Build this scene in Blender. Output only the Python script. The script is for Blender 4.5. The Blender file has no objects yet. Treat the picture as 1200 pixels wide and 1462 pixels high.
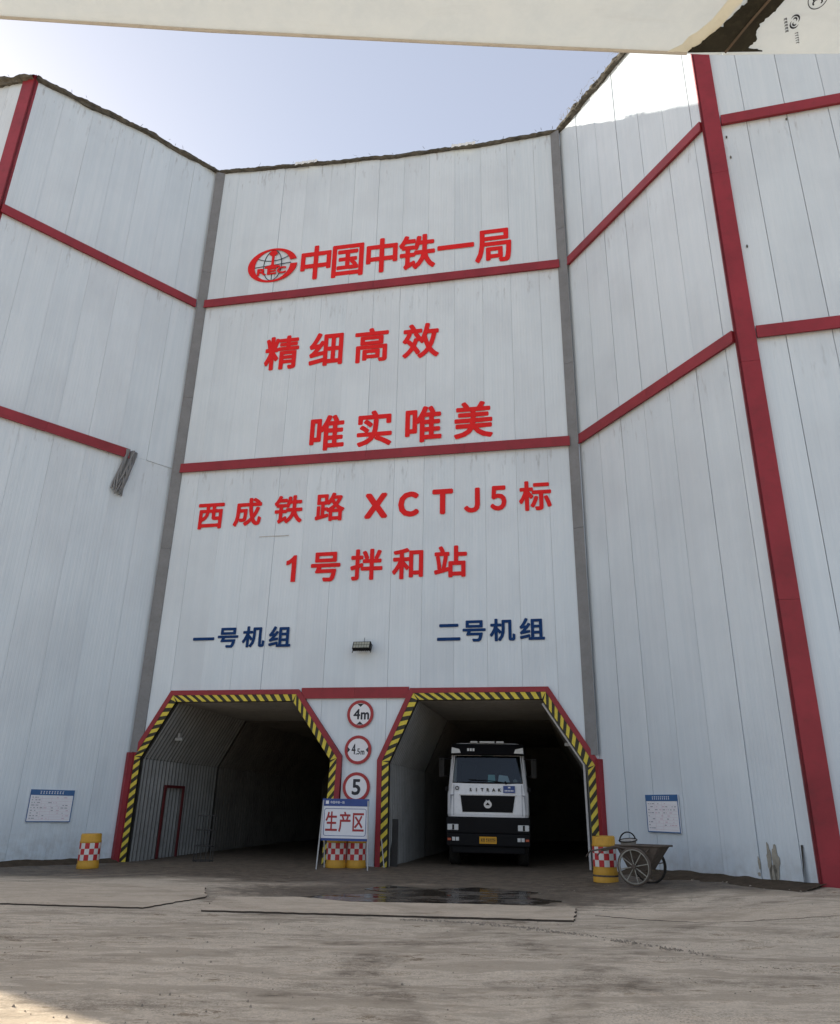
import bpy, bmesh, math, random
import numpy as np
from mathutils import Vector, Matrix, noise

random.seed(7)
scene = bpy.context.scene
C = scene.collection
R = math.radians

# ------------------------------------------------------------ camera, sky, sun, exposure
PITCH, ROLL, CAM_H = 21.29, 1.129, 1.45
F0 = Vector((0, math.cos(R(PITCH)), math.sin(R(PITCH))))
R0 = Vector((1, 0, 0)); U0 = R0.cross(F0)
cr, sr = math.cos(R(ROLL)), math.sin(R(ROLL))
RR = R0 * cr + U0 * sr
UU = U0 * cr - R0 * sr
cd = bpy.data.cameras.new('camera')
cam = bpy.data.objects.new('camera', cd); C.objects.link(cam)
cd.sensor_fit = 'VERTICAL'; cd.sensor_height = 24; cd.lens = 1087.94 / 1462 * 24
cd.clip_start = 0.02; cd.clip_end = 8000
cam.matrix_world = Matrix(((RR.x, UU.x, -F0.x, 0), (RR.y, UU.y, -F0.y, 0), (RR.z, UU.z, -F0.z, CAM_H), (0, 0, 0, 1)))
scene.camera = cam

SUN_EL, SUN_AZ = 24.6, -52.0            # azimuth from +Y towards +X
world = bpy.data.worlds.new('World'); scene.world = world; world.use_nodes = True
wt = world.node_tree
sky = wt.nodes.new('ShaderNodeTexSky'); sky.sky_type = 'NISHITA'; sky.sun_disc = False
sky.sun_elevation = R(SUN_EL); sky.sun_rotation = R(SUN_AZ)
sky.air_density = 1.0; sky.dust_density = 1.7; sky.ozone_density = .5
wt.nodes['Background'].inputs[1].default_value = 0.08
hz = wt.nodes.new('ShaderNodeMix'); hz.data_type = 'RGBA'; hz.inputs[0].default_value = .50     # thin bright haze over the whole dome
hz.inputs[7].default_value = (2.95, 3.0, 3.35, 1)
wt.links.new(sky.outputs[0], hz.inputs[6]); wt.links.new(hz.outputs[2], wt.nodes['Background'].inputs[0])
sl = bpy.data.lights.new('sun', 'SUN'); sl.energy = 3.2; sl.angle = R(0.53); sl.color = (1, .92, .78)
sun = bpy.data.objects.new('sun', sl); C.objects.link(sun)
sd = Vector((math.sin(R(SUN_AZ)) * math.cos(R(SUN_EL)), math.cos(R(SUN_AZ)) * math.cos(R(SUN_EL)), math.sin(R(SUN_EL))))
sun.rotation_euler = sd.to_track_quat('Z', 'Y').to_euler()
sun.location = sd * 60
vs = scene.view_settings
vs.view_transform = 'Standard'; vs.look = 'None'; vs.gamma = 1; vs.use_curve_mapping = False
vs.exposure = 1.63
scene.cycles.max_bounces = 8; scene.cycles.diffuse_bounces = 4; scene.cycles.glossy_bounces = 4
scene.cycles.transparent_max_bounces = 8

# ------------------------------------------------------------ materials
def nmat(name):
    m = bpy.data.materials.new(name); m.use_nodes = True
    nt = m.node_tree
    return m, nt, nt.nodes['Principled BSDF']
def N(nt, t, **kw):
    n = nt.nodes.new(t)
    for k, v in kw.items():
        if k in n.bl_rna.properties.keys(): setattr(n, k, v)
        else: n.inputs[k].default_value = v
    return n
def coords(nt, kind='Object', scale=(1, 1, 1), rnd=False):
    tc = nt.nodes.new('ShaderNodeTexCoord') if kind != 'World' else None
    src = tc.outputs[kind] if tc else nt.nodes.new('ShaderNodeNewGeometry').outputs['Position']
    if rnd:
        oi = nt.nodes.new('ShaderNodeObjectInfo')
        mu = N(nt, 'ShaderNodeMath', operation='MULTIPLY'); mu.inputs[1].default_value = 57.0
        nt.links.new(oi.outputs['Random'], mu.inputs[0])
        ad = N(nt, 'ShaderNodeVectorMath', operation='ADD')
        nt.links.new(src, ad.inputs[0]); nt.links.new(mu.outputs[0], ad.inputs[1]); src = ad.outputs[0]
    mp = nt.nodes.new('ShaderNodeMapping'); mp.inputs['Scale'].default_value = scale
    nt.links.new(src, mp.inputs['Vector'])
    return mp.outputs[0]
def noise_t(nt, vec, scale, detail=4, rough=.55, dist=0):
    n = N(nt, 'ShaderNodeTexNoise'); n.inputs['Scale'].default_value = scale; n.inputs['Detail'].default_value = detail
    n.inputs['Roughness'].default_value = rough; n.inputs['Distortion'].default_value = dist
    nt.links.new(vec, n.inputs['Vector']); return n.outputs[0]
def ramp(nt, fac, p0, p1, c0=(0, 0, 0, 1), c1=(1, 1, 1, 1)):
    r = nt.nodes.new('ShaderNodeValToRGB'); e = r.color_ramp.elements
    e[0].position = p0; e[1].position = p1; e[0].color = c0; e[1].color = c1
    nt.links.new(fac, r.inputs[0]); return r.outputs[0]
def mix(nt, fac, a, b, bt='MIX'):
    m = nt.nodes.new('ShaderNodeMix'); m.data_type = 'RGBA'; m.blend_type = bt
    for sock, v in ((m.inputs[0], fac), (m.inputs[6], a), (m.inputs[7], b)):
        if isinstance(v, (int, float)): sock.default_value = v
        elif isinstance(v, tuple): sock.default_value = v if len(v) == 4 else (*v, 1)
        else: nt.links.new(v, sock)
    return m.outputs[2]
def math_n(nt, op, a, b=0, clamp=False):
    m = N(nt, 'ShaderNodeMath', operation=op); m.use_clamp = clamp
    for i, v in enumerate((a, b)):
        if isinstance(v, (int, float)): m.inputs[i].default_value = v
        else: nt.links.new(v, m.inputs[i])
    return m.outputs[0]
def bump(nt, bs, h, strength, dist=.02, prev=None):
    b = N(nt, 'ShaderNodeBump'); b.inputs['Strength'].default_value = strength; b.inputs['Distance'].default_value = dist
    nt.links.new(h, b.inputs['Height'])
    if prev: nt.links.new(prev, b.inputs['Normal'])
    nt.links.new(b.outputs[0], bs.inputs['Normal']); return b.outputs[0]

def paint(name, col, rough=.5, var=.12, grime=.25, scale=3, metal=0, dirtcol=(.12, .10, .08), spec=.35):
    m, nt, bs = nmat(name); bs.inputs['Specular IOR Level'].default_value = spec
    v = coords(nt, 'Object', (1, 1, 1), True)
    n1 = noise_t(nt, v, scale, 5, .6); n2 = noise_t(nt, v, scale * 6, 4, .6)
    c = mix(nt, ramp(nt, n1, .3, .75), (*[x * (1 - var) for x in col], 1), (*[min(1, x * (1 + var)) for x in col], 1))
    c = mix(nt, math_n(nt, 'MULTIPLY', ramp(nt, n2, .5, .8), grime), c, (*dirtcol, 1))
    nt.links.new(c, bs.inputs['Base Color'])
    bs.inputs['Roughness'].default_value = rough; bs.inputs['Metallic'].default_value = metal
    nt.links.new(math_n(nt, 'ADD', math_n(nt, 'MULTIPLY', n2, .25), rough - .1), bs.inputs['Roughness'])
    bump(nt, bs, n2, .08, .01)
    return m

def wall_paint():
    m, nt, bs = nmat('painted_panel')
    oi = nt.nodes.new('ShaderNodeObjectInfo')
    base = ramp(nt, oi.outputs['Random'], 0, 1, (.60, .68, .735, 1), (.635, .71, .76, 1))
    v = coords(nt, 'Object', (1, 1, 1), True)
    vs_ = coords(nt, 'Object', (3.2, 3.2, .10), True)
    streak = noise_t(nt, vs_, 2.2, 5, .65)
    cloud = noise_t(nt, v, .35, 4, .55)
    c = mix(nt, math_n(nt, 'MULTIPLY', ramp(nt, streak, .42, .62), .5), base, (.69, .755, .80, 1))
    c = mix(nt, math_n(nt, 'MULTIPLY', ramp(nt, cloud, .44, .66), .34), c, (.485, .535, .58, 1))
    # narrow grime runs
    fine = noise_t(nt, coords(nt, 'Object', (14, 14, .22), True), 1.6, 4, .6)
    c = mix(nt, math_n(nt, 'MULTIPLY', ramp(nt, fine, .60, .78), .16), c, (.36, .37, .37, 1))
    # drip stains just under the top edge of the panel (object origin sits at that edge)
    tc = nt.nodes.new('ShaderNodeTexCoord'); sx = nt.nodes.new('ShaderNodeSeparateXYZ'); nt.links.new(tc.outputs['Object'], sx.inputs[0])
    z = sx.outputs[2]
    drop = math_n(nt, 'ADD', math_n(nt, 'MULTIPLY', z, .9), 1.35, True)     # 1 at top, 0 some 1.5 m down
    spot = ramp(nt, noise_t(nt, coords(nt, 'Object', (6, 6, 1.1), True), 1.3, 5, .6), .57, .75)
    c = mix(nt, math_n(nt, 'MULTIPLY', math_n(nt, 'MULTIPLY', drop, spot), .55), c, (.17, .15, .14, 1))
    # splashed mud near the ground, by world height
    ps = nt.nodes.new('ShaderNodeNewGeometry'); s2 = nt.nodes.new('ShaderNodeSeparateXYZ'); nt.links.new(ps.outputs['Position'], s2.inputs[0])
    low = math_n(nt, 'SUBTRACT', 1, math_n(nt, 'MULTIPLY', s2.outputs[2], .9), True)
    mud = ramp(nt, noise_t(nt, v, 3.5, 6, .65), .40, .75)
    c = mix(nt, math_n(nt, 'MULTIPLY', math_n(nt, 'MULTIPLY', low, mud), .55), c, (.25, .22, .18, 1))
    nt.links.new(c, bs.inputs['Base Color'])
    nt.links.new(math_n(nt, 'ADD', math_n(nt, 'MULTIPLY', cloud, .28), .20), bs.inputs['Roughness'])
    w = N(nt, 'ShaderNodeTexWave', bands_direction='X'); w.inputs['Scale'].default_value = 3.3; w.inputs['Distortion'].default_value = 0
    nt.links.new(coords(nt, 'Object'), w.inputs['Vector'])
    b1 = bump(nt, bs, ramp(nt, w.outputs[1], .0, .35), .30, .006)
    oil = noise_t(nt, coords(nt, 'Object', (1.5, 1.5, .55), True), 1.0, 2, .4)
    b2 = bump(nt, bs, oil, .55, .06, b1)
    wr = noise_t(nt, coords(nt, 'Object', (5, 5, 2.2), True), 1.4, 3, .5, 1.0)
    bump(nt, bs, wr, .10, .02, b2)
    return m

def ground_colour(nt, lighten=0.0):
    def rot(v, deg, sc):
        mp = nt.nodes.new('ShaderNodeMapping'); mp.inputs['Rotation'].default_value = (0, 0, R(deg)); mp.inputs['Scale'].default_value = sc
        nt.links.new(v, mp.inputs['Vector']); return mp.outputs[0]
    pos = coords(nt, 'World')
    warp = noise_t(nt, pos, .22, 3, .5)
    wv_ = N(nt, 'ShaderNodeVectorMath', operation='MULTIPLY_ADD'); nt.links.new(warp, wv_.inputs[0]); wv_.inputs[1].default_value = (1.6, 1.8, 0); nt.links.new(pos, wv_.inputs[2])
    w = wv_.outputs[0]
    big = noise_t(nt, pos, .28, 5, .6, .6)
    mid = noise_t(nt, rot(w, 14, (.50, 1.1, 1)), .8, 9, .68, .5)
    drag = noise_t(nt, rot(w, -12, (.38, 1.2, 1)), 1.2, 9, .72, .3)
    fine = noise_t(nt, rot(pos, 5, (.8, 1.1, 1)), 4.0, 9, .74, .2)
    grain = noise_t(nt, pos, 42, 5, .75)
    c = mix(nt, ramp(nt, mid, .45, .55), (.250, .182, .112, 1), (.66, .525, .38, 1))
    c = mix(nt, math_n(nt, 'MULTIPLY', ramp(nt, big, .455, .52), .66), c, (.180, .127, .076, 1))
    c = mix(nt, math_n(nt, 'MULTIPLY', ramp(nt, drag, .495, .535), .80), c, (.140, .098, .058, 1))
    c = mix(nt, math_n(nt, 'MULTIPLY', ramp(nt, drag, .47, .43), .62), c, (.76, .63, .47, 1))
    c = mix(nt, math_n(nt, 'MULTIPLY', ramp(nt, fine, .51, .55), .66), c, (.155, .112, .070, 1))
    c = mix(nt, math_n(nt, 'MULTIPLY', ramp(nt, fine, .44, .39), .60), c, (.78, .66, .51, 1))
    c = mix(nt, math_n(nt, 'MULTIPLY', ramp(nt, grain, .47, .56), .50), c, (.25, .19, .13, 1))
    # curved tyre tracks swinging out of the bays
    gaps = math_n(nt, 'MULTIPLY', ramp(nt, noise_t(nt, rot(pos, -8, (.35, 1.4, 1)), 1.6, 7, .7), .40, .60), math_n(nt, 'ADD', .25, ramp(nt, fine, .40, .58)))
    drag2 = noise_t(nt, rot(w, 24, (.34, 1.3, 1)), 1.5, 9, .74, .2)
    c = mix(nt, math_n(nt, 'MULTIPLY', ramp(nt, drag2, .505, .545), .62), c, (.150, .107, .066, 1))
    c = mix(nt, math_n(nt, 'MULTIPLY', ramp(nt, drag2, .46, .41), .45), c, (.72, .60, .455, 1))
    for cx_, cy_, r0, wd, k in ((-14, 4.5, 14.2, .26, .55), (-14, 4.5, 16.3, .26, .5), (16, 2, 15.6, .28, .55), (16, 2, 17.8, .28, .5), (-3, -16, 26.2, .35, .5), (-3, -16, 28.3, .3, .45), (7, -22, 30.4, .4, .5), (-9, 28, 17.8, .3, .45), (-9, 28, 20.0, .3, .45)):
        d = N(nt, 'ShaderNodeVectorMath', operation='DISTANCE'); d.inputs[1].default_value = (cx_, cy_, 0); nt.links.new(pos, d.inputs[0])
        q = math_n(nt, 'ABSOLUTE', math_n(nt, 'SUBTRACT', math_n(nt, 'ADD', d.outputs['Value'], math_n(nt, 'MULTIPLY', warp, 1.4)), r0 + .7))
        band_ = math_n(nt, 'SUBTRACT', 1, math_n(nt, 'DIVIDE', q, wd), True)
        c = mix(nt, math_n(nt, 'MULTIPLY', math_n(nt, 'MULTIPLY', ramp(nt, band_, .0, .45), gaps), k * .8), c, (.115, .084, .056, 1))
    return c, big, mid, fine, grain, drag, pos

def ground_mat():
    m, nt, bs = nmat('dusty_concrete')
    c, big, mid, fine, grain, drag, v = ground_colour(nt)
    # wet dark mud in front of and inside the bays
    sx = nt.nodes.new('ShaderNodeSeparateXYZ'); nt.links.new(v, sx.inputs[0])
    yy = math_n(nt, 'ADD', sx.outputs[1], math_n(nt, 'MULTIPLY', sx.outputs[0], .22))
    wob = math_n(nt, 'MULTIPLY', math_n(nt, 'SUBTRACT', mid, .5), 5)
    wet = math_n(nt, 'MULTIPLY', math_n(nt, 'SUBTRACT', math_n(nt, 'ADD', yy, wob), 15.7), .6, True)
    wet = math_n(nt, 'MULTIPLY', wet, ramp(nt, fine, .10, .42))
    dv = N(nt, 'ShaderNodeVectorMath', operation='MULTIPLY_ADD'); nt.links.new(v, dv.inputs[0]); dv.inputs[1].default_value = (.50, 1, 0); dv.inputs[2].default_value = (-.2, -15.6, 0)
    dl = N(nt, 'ShaderNodeVectorMath', operation='LENGTH'); nt.links.new(dv.outputs[0], dl.inputs[0])
    ring = math_n(nt, 'SUBTRACT', math_n(nt, 'ADD', 2.45, math_n(nt, 'MULTIPLY', math_n(nt, 'SUBTRACT', fine, .5), 4)), dl.outputs['Value'], True)
    wet = math_n(nt, 'MAXIMUM', wet, ring)
    wc = mix(nt, ramp(nt, fine, .44, .56), (.060, .047, .035, 1), (.150, .118, .085, 1))
    c = mix(nt, math_n(nt, 'MULTIPLY', wet, .90), c, wc)
    nt.links.new(c, bs.inputs['Base Color'])
    nt.links.new(math_n(nt, 'SUBTRACT', .90, math_n(nt, 'MULTIPLY', wet, .34)), bs.inputs['Roughness'])
    h = math_n(nt, 'ADD', math_n(nt, 'MULTIPLY', fine, 1.0), math_n(nt, 'MULTIPLY', grain, .30))
    b = bump(nt, bs, h, .75, .035)
    bump(nt, bs, drag, .7, .05, b)
    bs.inputs['Specular IOR Level'].default_value = .12
    return m

def slab_mat():
    m, nt, bs = nmat('slab_concrete')
    c, big, mid, fine, grain, drag, v = ground_colour(nt)
    c = mix(nt, .35, c, (.54, .43, .31, 1))
    nt.links.new(c, bs.inputs['Base Color']); bs.inputs['Roughness'].default_value = .9; bs.inputs['Specular IOR Level'].default_value = .12
    bump(nt, bs, math_n(nt, 'ADD', fine, math_n(nt, 'MULTIPLY', grain, .3)), .45, .02)
    return m

def water_mat():
    m, nt, bs = nmat('muddy_water')
    v = coords(nt, 'World', (1, 2, 1)); n = noise_t(nt, v, 1.3, 5, .6)
    c = mix(nt, ramp(nt, n, .4, .6), (.05, .040, .030, 1), (.11, .088, .066, 1))
    nt.links.new(c, bs.inputs['Base Color'])
    nt.links.new(ramp(nt, n, .42, .60, (.05, .05, .05, 1), (.38, .38, .38, 1)), bs.inputs['Roughness'])
    bump(nt, bs, noise_t(nt, v, 9, 3), .04, .01)
    return m

def glass_mat():
    m, nt, bs = nmat('tinted_glass')
    out = nt.nodes['Material Output']
    tr = N(nt, 'ShaderNodeBsdfTransparent'); tr.inputs[0].default_value = (.50, .60, .64, 1)
    gl = N(nt, 'ShaderNodeBsdfGlossy'); gl.inputs['Roughness'].default_value = .06; gl.inputs[0].default_value = (.8, .9, 1, 1)
    fr = N(nt, 'ShaderNodeFresnel'); fr.inputs[0].default_value = 1.35
    fa = math_n(nt, 'ADD', fr.outputs[0], .02)
    mx = N(nt, 'ShaderNodeMixShader'); nt.links.new(fa, mx.inputs[0]); nt.links.new(tr.outputs[0], mx.inputs[1]); nt.links.new(gl.outputs[0], mx.inputs[2])
    nt.links.new(mx.outputs[0], out.inputs[0])
    return m

def stand_in_mat():
    m, nt, bs = nmat('galvanised_board')
    v = coords(nt, 'Object')
    a = noise_t(nt, v, 9, 6, .6); b_ = noise_t(nt, v, 45, 5, .65); d = noise_t(nt, coords(nt, 'Object', (1, 6, 1)), 3, 5, .6)
    c = mix(nt, ramp(nt, a, .35, .68), (.60, .67, .71, 1), (.70, .765, .79, 1))
    c = mix(nt, math_n(nt, 'MULTIPLY', ramp(nt, b_, .45, .7), .35), c, (.78, .83, .85, 1))
    c = mix(nt, math_n(nt, 'MULTIPLY', ramp(nt, d, .58, .72), .18), c, (.33, .33, .30, 1))
    nt.links.new(c, bs.inputs['Base Color']); bs.inputs['Roughness'].default_value = .55
    bump(nt, bs, b_, .10, .004)
    # thin fibre board: daylight falling on its top glows through
    tl = N(nt, 'ShaderNodeBsdfTranslucent'); tl.inputs[0].default_value = (.80, .84, .88, 1)
    mx = N(nt, 'ShaderNodeMixShader'); mx.inputs[0].default_value = .40
    nt.links.new(bs.outputs[0], mx.inputs[1]); nt.links.new(tl.outputs[0], mx.inputs[2]); nt.links.new(mx.outputs[0], nt.nodes['Material Output'].inputs[0])
    return m

M = dict(
    wall=wall_paint(), ground=ground_mat(), slab=slab_mat(), water=water_mat(), glass=glass_mat(), glass_stand_in=stand_in_mat(),
    backing=paint('panel_core', (.16, .16, .16), .8),
    red=paint('red_trim_paint', (.27, .024, .034), .45, .20, .32, .9, dirtcol=(.10, .03, .03)),
    redletter=paint('red_letter_film', (.70, .026, .028), .7, .06, .05, 2, spec=.08),
    blueletter=paint('navy_letter_film', (.012, .045, .15), .7, .1, .05, 2, spec=.08),
    grey=paint('grey_flashing', (.20, .205, .21), .5, .12, .3, 2),
    yellow=paint('hazard_yellow', (.66, .53, .06), .5, .10, .25, 5),
    black=paint('hazard_black', (.030, .028, .016), .5, .1, .2, 5, dirtcol=(.12, .10, .05)),
    net=paint('roof_net', (.095, .088, .072), .95, .5, .5, 4, dirtcol=(.20, .18, .14)),
    straw=paint('dry_straw', (.13, .115, .085), .95, .4, .4, 6),
    film=paint('pale_film', (.78, .79, .76), .35, .05, .1, 4),
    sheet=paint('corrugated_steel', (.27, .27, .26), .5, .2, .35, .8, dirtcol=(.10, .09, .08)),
    sheetdark=paint('shade_toned_steel', (.17, .16, .14), .7, .3, .4, .8, dirtcol=(.04, .035, .03)),  # darker copy of the sheet; dimness deep in the bays put into colour
    darkred=paint('dull_red_steel', (.13, .02, .022), .5, .15, .2),
    barrel=paint('barrel_yellow', (.58, .31, .035), .5, .12, .3, 4, dirtcol=(.22, .15, .06)),
    tapered=paint('tape_red', (.50, .03, .035), .4, .1, .12, 8),
    tapewhite=paint('tape_white', (.68, .66, .62), .4, .06, .2, 8, dirtcol=(.35, .3, .25)),
    signwhite=paint('sign_white', (.76, .77, .80), .4, .03, .05, 4),
    signred=paint('sign_red', (.36, .03, .035), .4, .08, .1, 4),
    signblack=paint('sign_black', (.015, .018, .03), .4, .1, .05),
    signblue=paint('sign_blue', (.035, .075, .26), .4, .08, .08, 4),
    boardblue=paint('board_blue', (.045, .13, .30), .4, .08, .08, 4),
    greyink=paint('print_grey', (.30, .32, .36), .5, .1, .05),
    pinkink=paint('print_pink', (.62, .48, .55), .5, .05, .05),
    steel=paint('pale_steel', (.48, .48, .47), .4, .1, .3, 6),
    truckwhite=paint('truck_white', (.84, .845, .85), .28, .04, .14, 3),
    truckblack=paint('truck_black', (.007, .007, .008), .6, .2, .10, 3, dirtcol=(.04, .035, .03), spec=.15),
    tyre=paint('rubber', (.022, .021, .020), .85, .2, .5, 6, dirtcol=(.12, .10, .08)),
    chrome=paint('chrome', (.45, .46, .48), .38, .05, .05, 4, 1),
    lamp=paint('lamp_lens', (.62, .63, .62), .15, .1, .1, 20),
    amber=paint('amber_lens', (.45, .08, .03), .25, .1, .1),
    plate=paint('plate_yellow', (.72, .36, .02), .4, .05, .12, 8),
    paper=paint('paper', (.75, .80, .80), .7, .05, .05),
    papergreen=paint('green_paper', (.35, .60, .56), .7, .05, .05),
    rust=paint('rusty_steel', (.105, .085, .070), .8, .35, .5, 7, dirtcol=(.16, .09, .05)),
    rim=paint('dusty_rim', (.30, .285, .24), .7, .25, .4, 9),
    bucket=paint('cement_bucket', (.40, .375, .34), .8, .15, .35, 8),
    tar=paint('tar_sealant', (.020, .020, .015), .8, .35, .3, 12, dirtcol=(.09, .085, .06)),
    putty=paint('yellowed_glue', (.72, .76, .72), .6, .08, .1, 8),
    stone=paint('loose_stone', (.33, .28, .22), .9, .4, .3, 20),
    stain=paint('bare_patch', (.33, .31, .26), .85, .25, .5, 6, dirtcol=(.15, .14, .12)),
    ledglass=paint('floodlight_lens', (.32, .33, .27), .2, .1, .1, 10),
    groove=paint('shaded_groove', (.16, .155, .145), .8, .3, .4, 2),  # rib grooves darkened, crease shade painted into the colour
    wetsoil=paint('wet_soil', (.075, .056, .038), .9, .35, .4, 5, dirtcol=(.15, .12, .085), spec=.1),
    mud=paint('slab_edge_shade', (.060, .048, .038), .9, .3, .3, 8),  # dark tone for slab sides, painted edge shadow
    darkboard=paint('dark_board', (.045, .043, .040), .7, .2, .3),
)

# ------------------------------------------------------------ mesh helpers
def link(o, parent=None):
    C.objects.link(o)
    if parent is not None: o.parent = parent
    return o
def tag(o, label=None, cat=None, group=None, kind=None):
    for k, v in (('label', label), ('category', cat), ('group', group), ('kind', kind)):
        if v: o[k] = v
    return o
def empty(name, loc=(0, 0, 0), rz=0, parent=None):
    o = bpy.data.objects.new(name, None); o.location = loc; o.rotation_euler = (0, 0, rz); o.empty_display_size = .2
    return link(o, parent)

class MB:
    def __init__(s): s.v, s.f, s.m, s.sm = [], [], [], []
    def add(s, vs_, fs, mi=0, smooth=False):
        b = len(s.v); s.v += [tuple(p) for p in vs_]
        for f in fs: s.f.append([b + i for i in f]); s.m.append(mi); s.sm.append(smooth)
        return s
    def box(s, x0, x1, y0, y1, z0, z1, mi=0):
        return s.add([(x0, y0, z0), (x1, y0, z0), (x1, y1, z0), (x0, y1, z0), (x0, y0, z1), (x1, y0, z1), (x1, y1, z1), (x0, y1, z1)],
                     [(0, 3, 2, 1), (4, 5, 6, 7), (0, 1, 5, 4), (1, 2, 6, 5), (2, 3, 7, 6), (3, 0, 4, 7)], mi)
    def prism(s, poly, y0, y1, mi=0):             # polygon in local x,z ; y0 = front
        a = sum(poly[i][0] * poly[(i + 1) % len(poly)][1] - poly[(i + 1) % len(poly)][0] * poly[i][1] for i in range(len(poly)))
        if a < 0: poly = poly[::-1]
        n = len(poly)
        vs_ = [(p[0], y0, p[1]) for p in poly] + [(p[0], y1, p[1]) for p in poly]
        fs = [tuple(range(n)), tuple(range(2 * n - 1, n - 1, -1))] + [(i, i + n, (i + 1) % n + n, (i + 1) % n) for i in range(n)]
        return s.add(vs_, fs, mi)
    def prismz(s, poly, z0, z1, mi=0):            # polygon in x,y
        a = sum(poly[i][0] * poly[(i + 1) % len(poly)][1] - poly[(i + 1) % len(poly)][0] * poly[i][1] for i in range(len(poly)))
        if a < 0: poly = poly[::-1]
        n = len(poly)
        f0 = (lambda p: z0(p)) if callable(z0) else (lambda p: z0)
        f1 = (lambda p: z1(p)) if callable(z1) else (lambda p: z1)
        vs_ = [(p[0], p[1], f0(p)) for p in poly] + [(p[0], p[1], f1(p)) for p in poly]
        fs = [tuple(range(n - 1, -1, -1)), tuple(range(n, 2 * n))] + [(i, (i + 1) % n, (i + 1) % n + n, i + n) for i in range(n)]
        return s.add(vs_, fs, mi)
    def tube(s, pts, rad, n=8, mi=0, caps=True):
        pts = [Vector(p) for p in pts]; rings = []
        up = None
        for i, p in enumerate(pts):
            t = (pts[min(i + 1, len(pts) - 1)] - pts[max(i - 1, 0)]).normalized()
            if up is None: up = Vector((0, 0, 1)) if abs(t.z) < .9 else Vector((1, 0, 0))
            a = t.cross(up).normalized(); b = a.cross(t).normalized(); up = b
            r = rad[i] if isinstance(rad, (list, tuple)) else rad
            rings.append([p + (a * math.cos(2 * math.pi * k / n) + b * math.sin(2 * math.pi * k / n)) * r for k in range(n)])
        vs_ = [q for r_ in rings for q in r_]; fs = []
        for i in range(len(pts) - 1):
            for k in range(n):
                fs.append((i * n + k, i * n + (k + 1) % n, (i + 1) * n + (k + 1) % n, (i + 1) * n + k))
        s.add(vs_, fs, mi, True)
        if caps: s.add(rings[0], [tuple(range(n - 1, -1, -1))], mi); s.add(rings[-1], [tuple(range(n))], mi)
        return s
    def lathe(s, prof, n=24, mi=0, c=(0, 0, 0), a0=0, a1=2 * math.pi, caps=(True, True)):  # prof [(r,z)]
        full = abs(a1 - a0 - 2 * math.pi) < 1e-6; k = n if full else n + 1
        vs_ = [(c[0] + r * math.cos(a0 + (a1 - a0) * j / n), c[1] + r * math.sin(a0 + (a1 - a0) * j / n), c[2] + z) for r, z in prof for j in range(k)]
        fs = []
        for i in range(len(prof) - 1):
            for j in range(n):
                j2 = (j + 1) % k
                fs.append((i * k + j, i * k + j2, (i + 1) * k + j2, (i + 1) * k + j))
        s.add(vs_, fs, mi, True)
        if full:
            if caps[0]: s.add(vs_[:k], [tuple(range(k - 1, -1, -1))], mi)
            if caps[1]: s.add(vs_[-k:], [tuple(range(k))], mi)
        return s
    def build(s, name, mats, parent=None, origin=None, bevel=0, loc=None, rz=0):
        vs_ = s.v
        if origin: vs_ = [(x - origin[0], y - origin[1], z - origin[2]) for x, y, z in s.v]
        me = bpy.data.meshes.new(name); me.from_pydata(vs_, [], s.f)
        mats = mats if isinstance(mats, (list, tuple)) else [mats]
        for m in mats: me.materials.append(M[m])
        me.polygons.foreach_set('material_index', s.m); me.polygons.foreach_set('use_smooth', s.sm)
        me.update()
        o = bpy.data.objects.new(name, me)
        if origin: o.location = origin
        if loc: o.location = loc
        if rz: o.rotation_euler = (0, 0, rz)
        if bevel:
            bm = bmesh.new(); bm.from_mesh(me); bmesh.ops.remove_doubles(bm, verts=bm.verts, dist=1e-5)
            ed = [e for e in bm.edges if len(e.link_faces) == 2 and e.calc_face_angle(0) > .6]
            bmesh.ops.bevel(bm, geom=ed, offset=bevel, segments=2, profile=.6, affect='EDGES', clamp_overlap=True)
            bm.to_mesh(me); bm.free()
        return link(o, parent)

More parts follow.
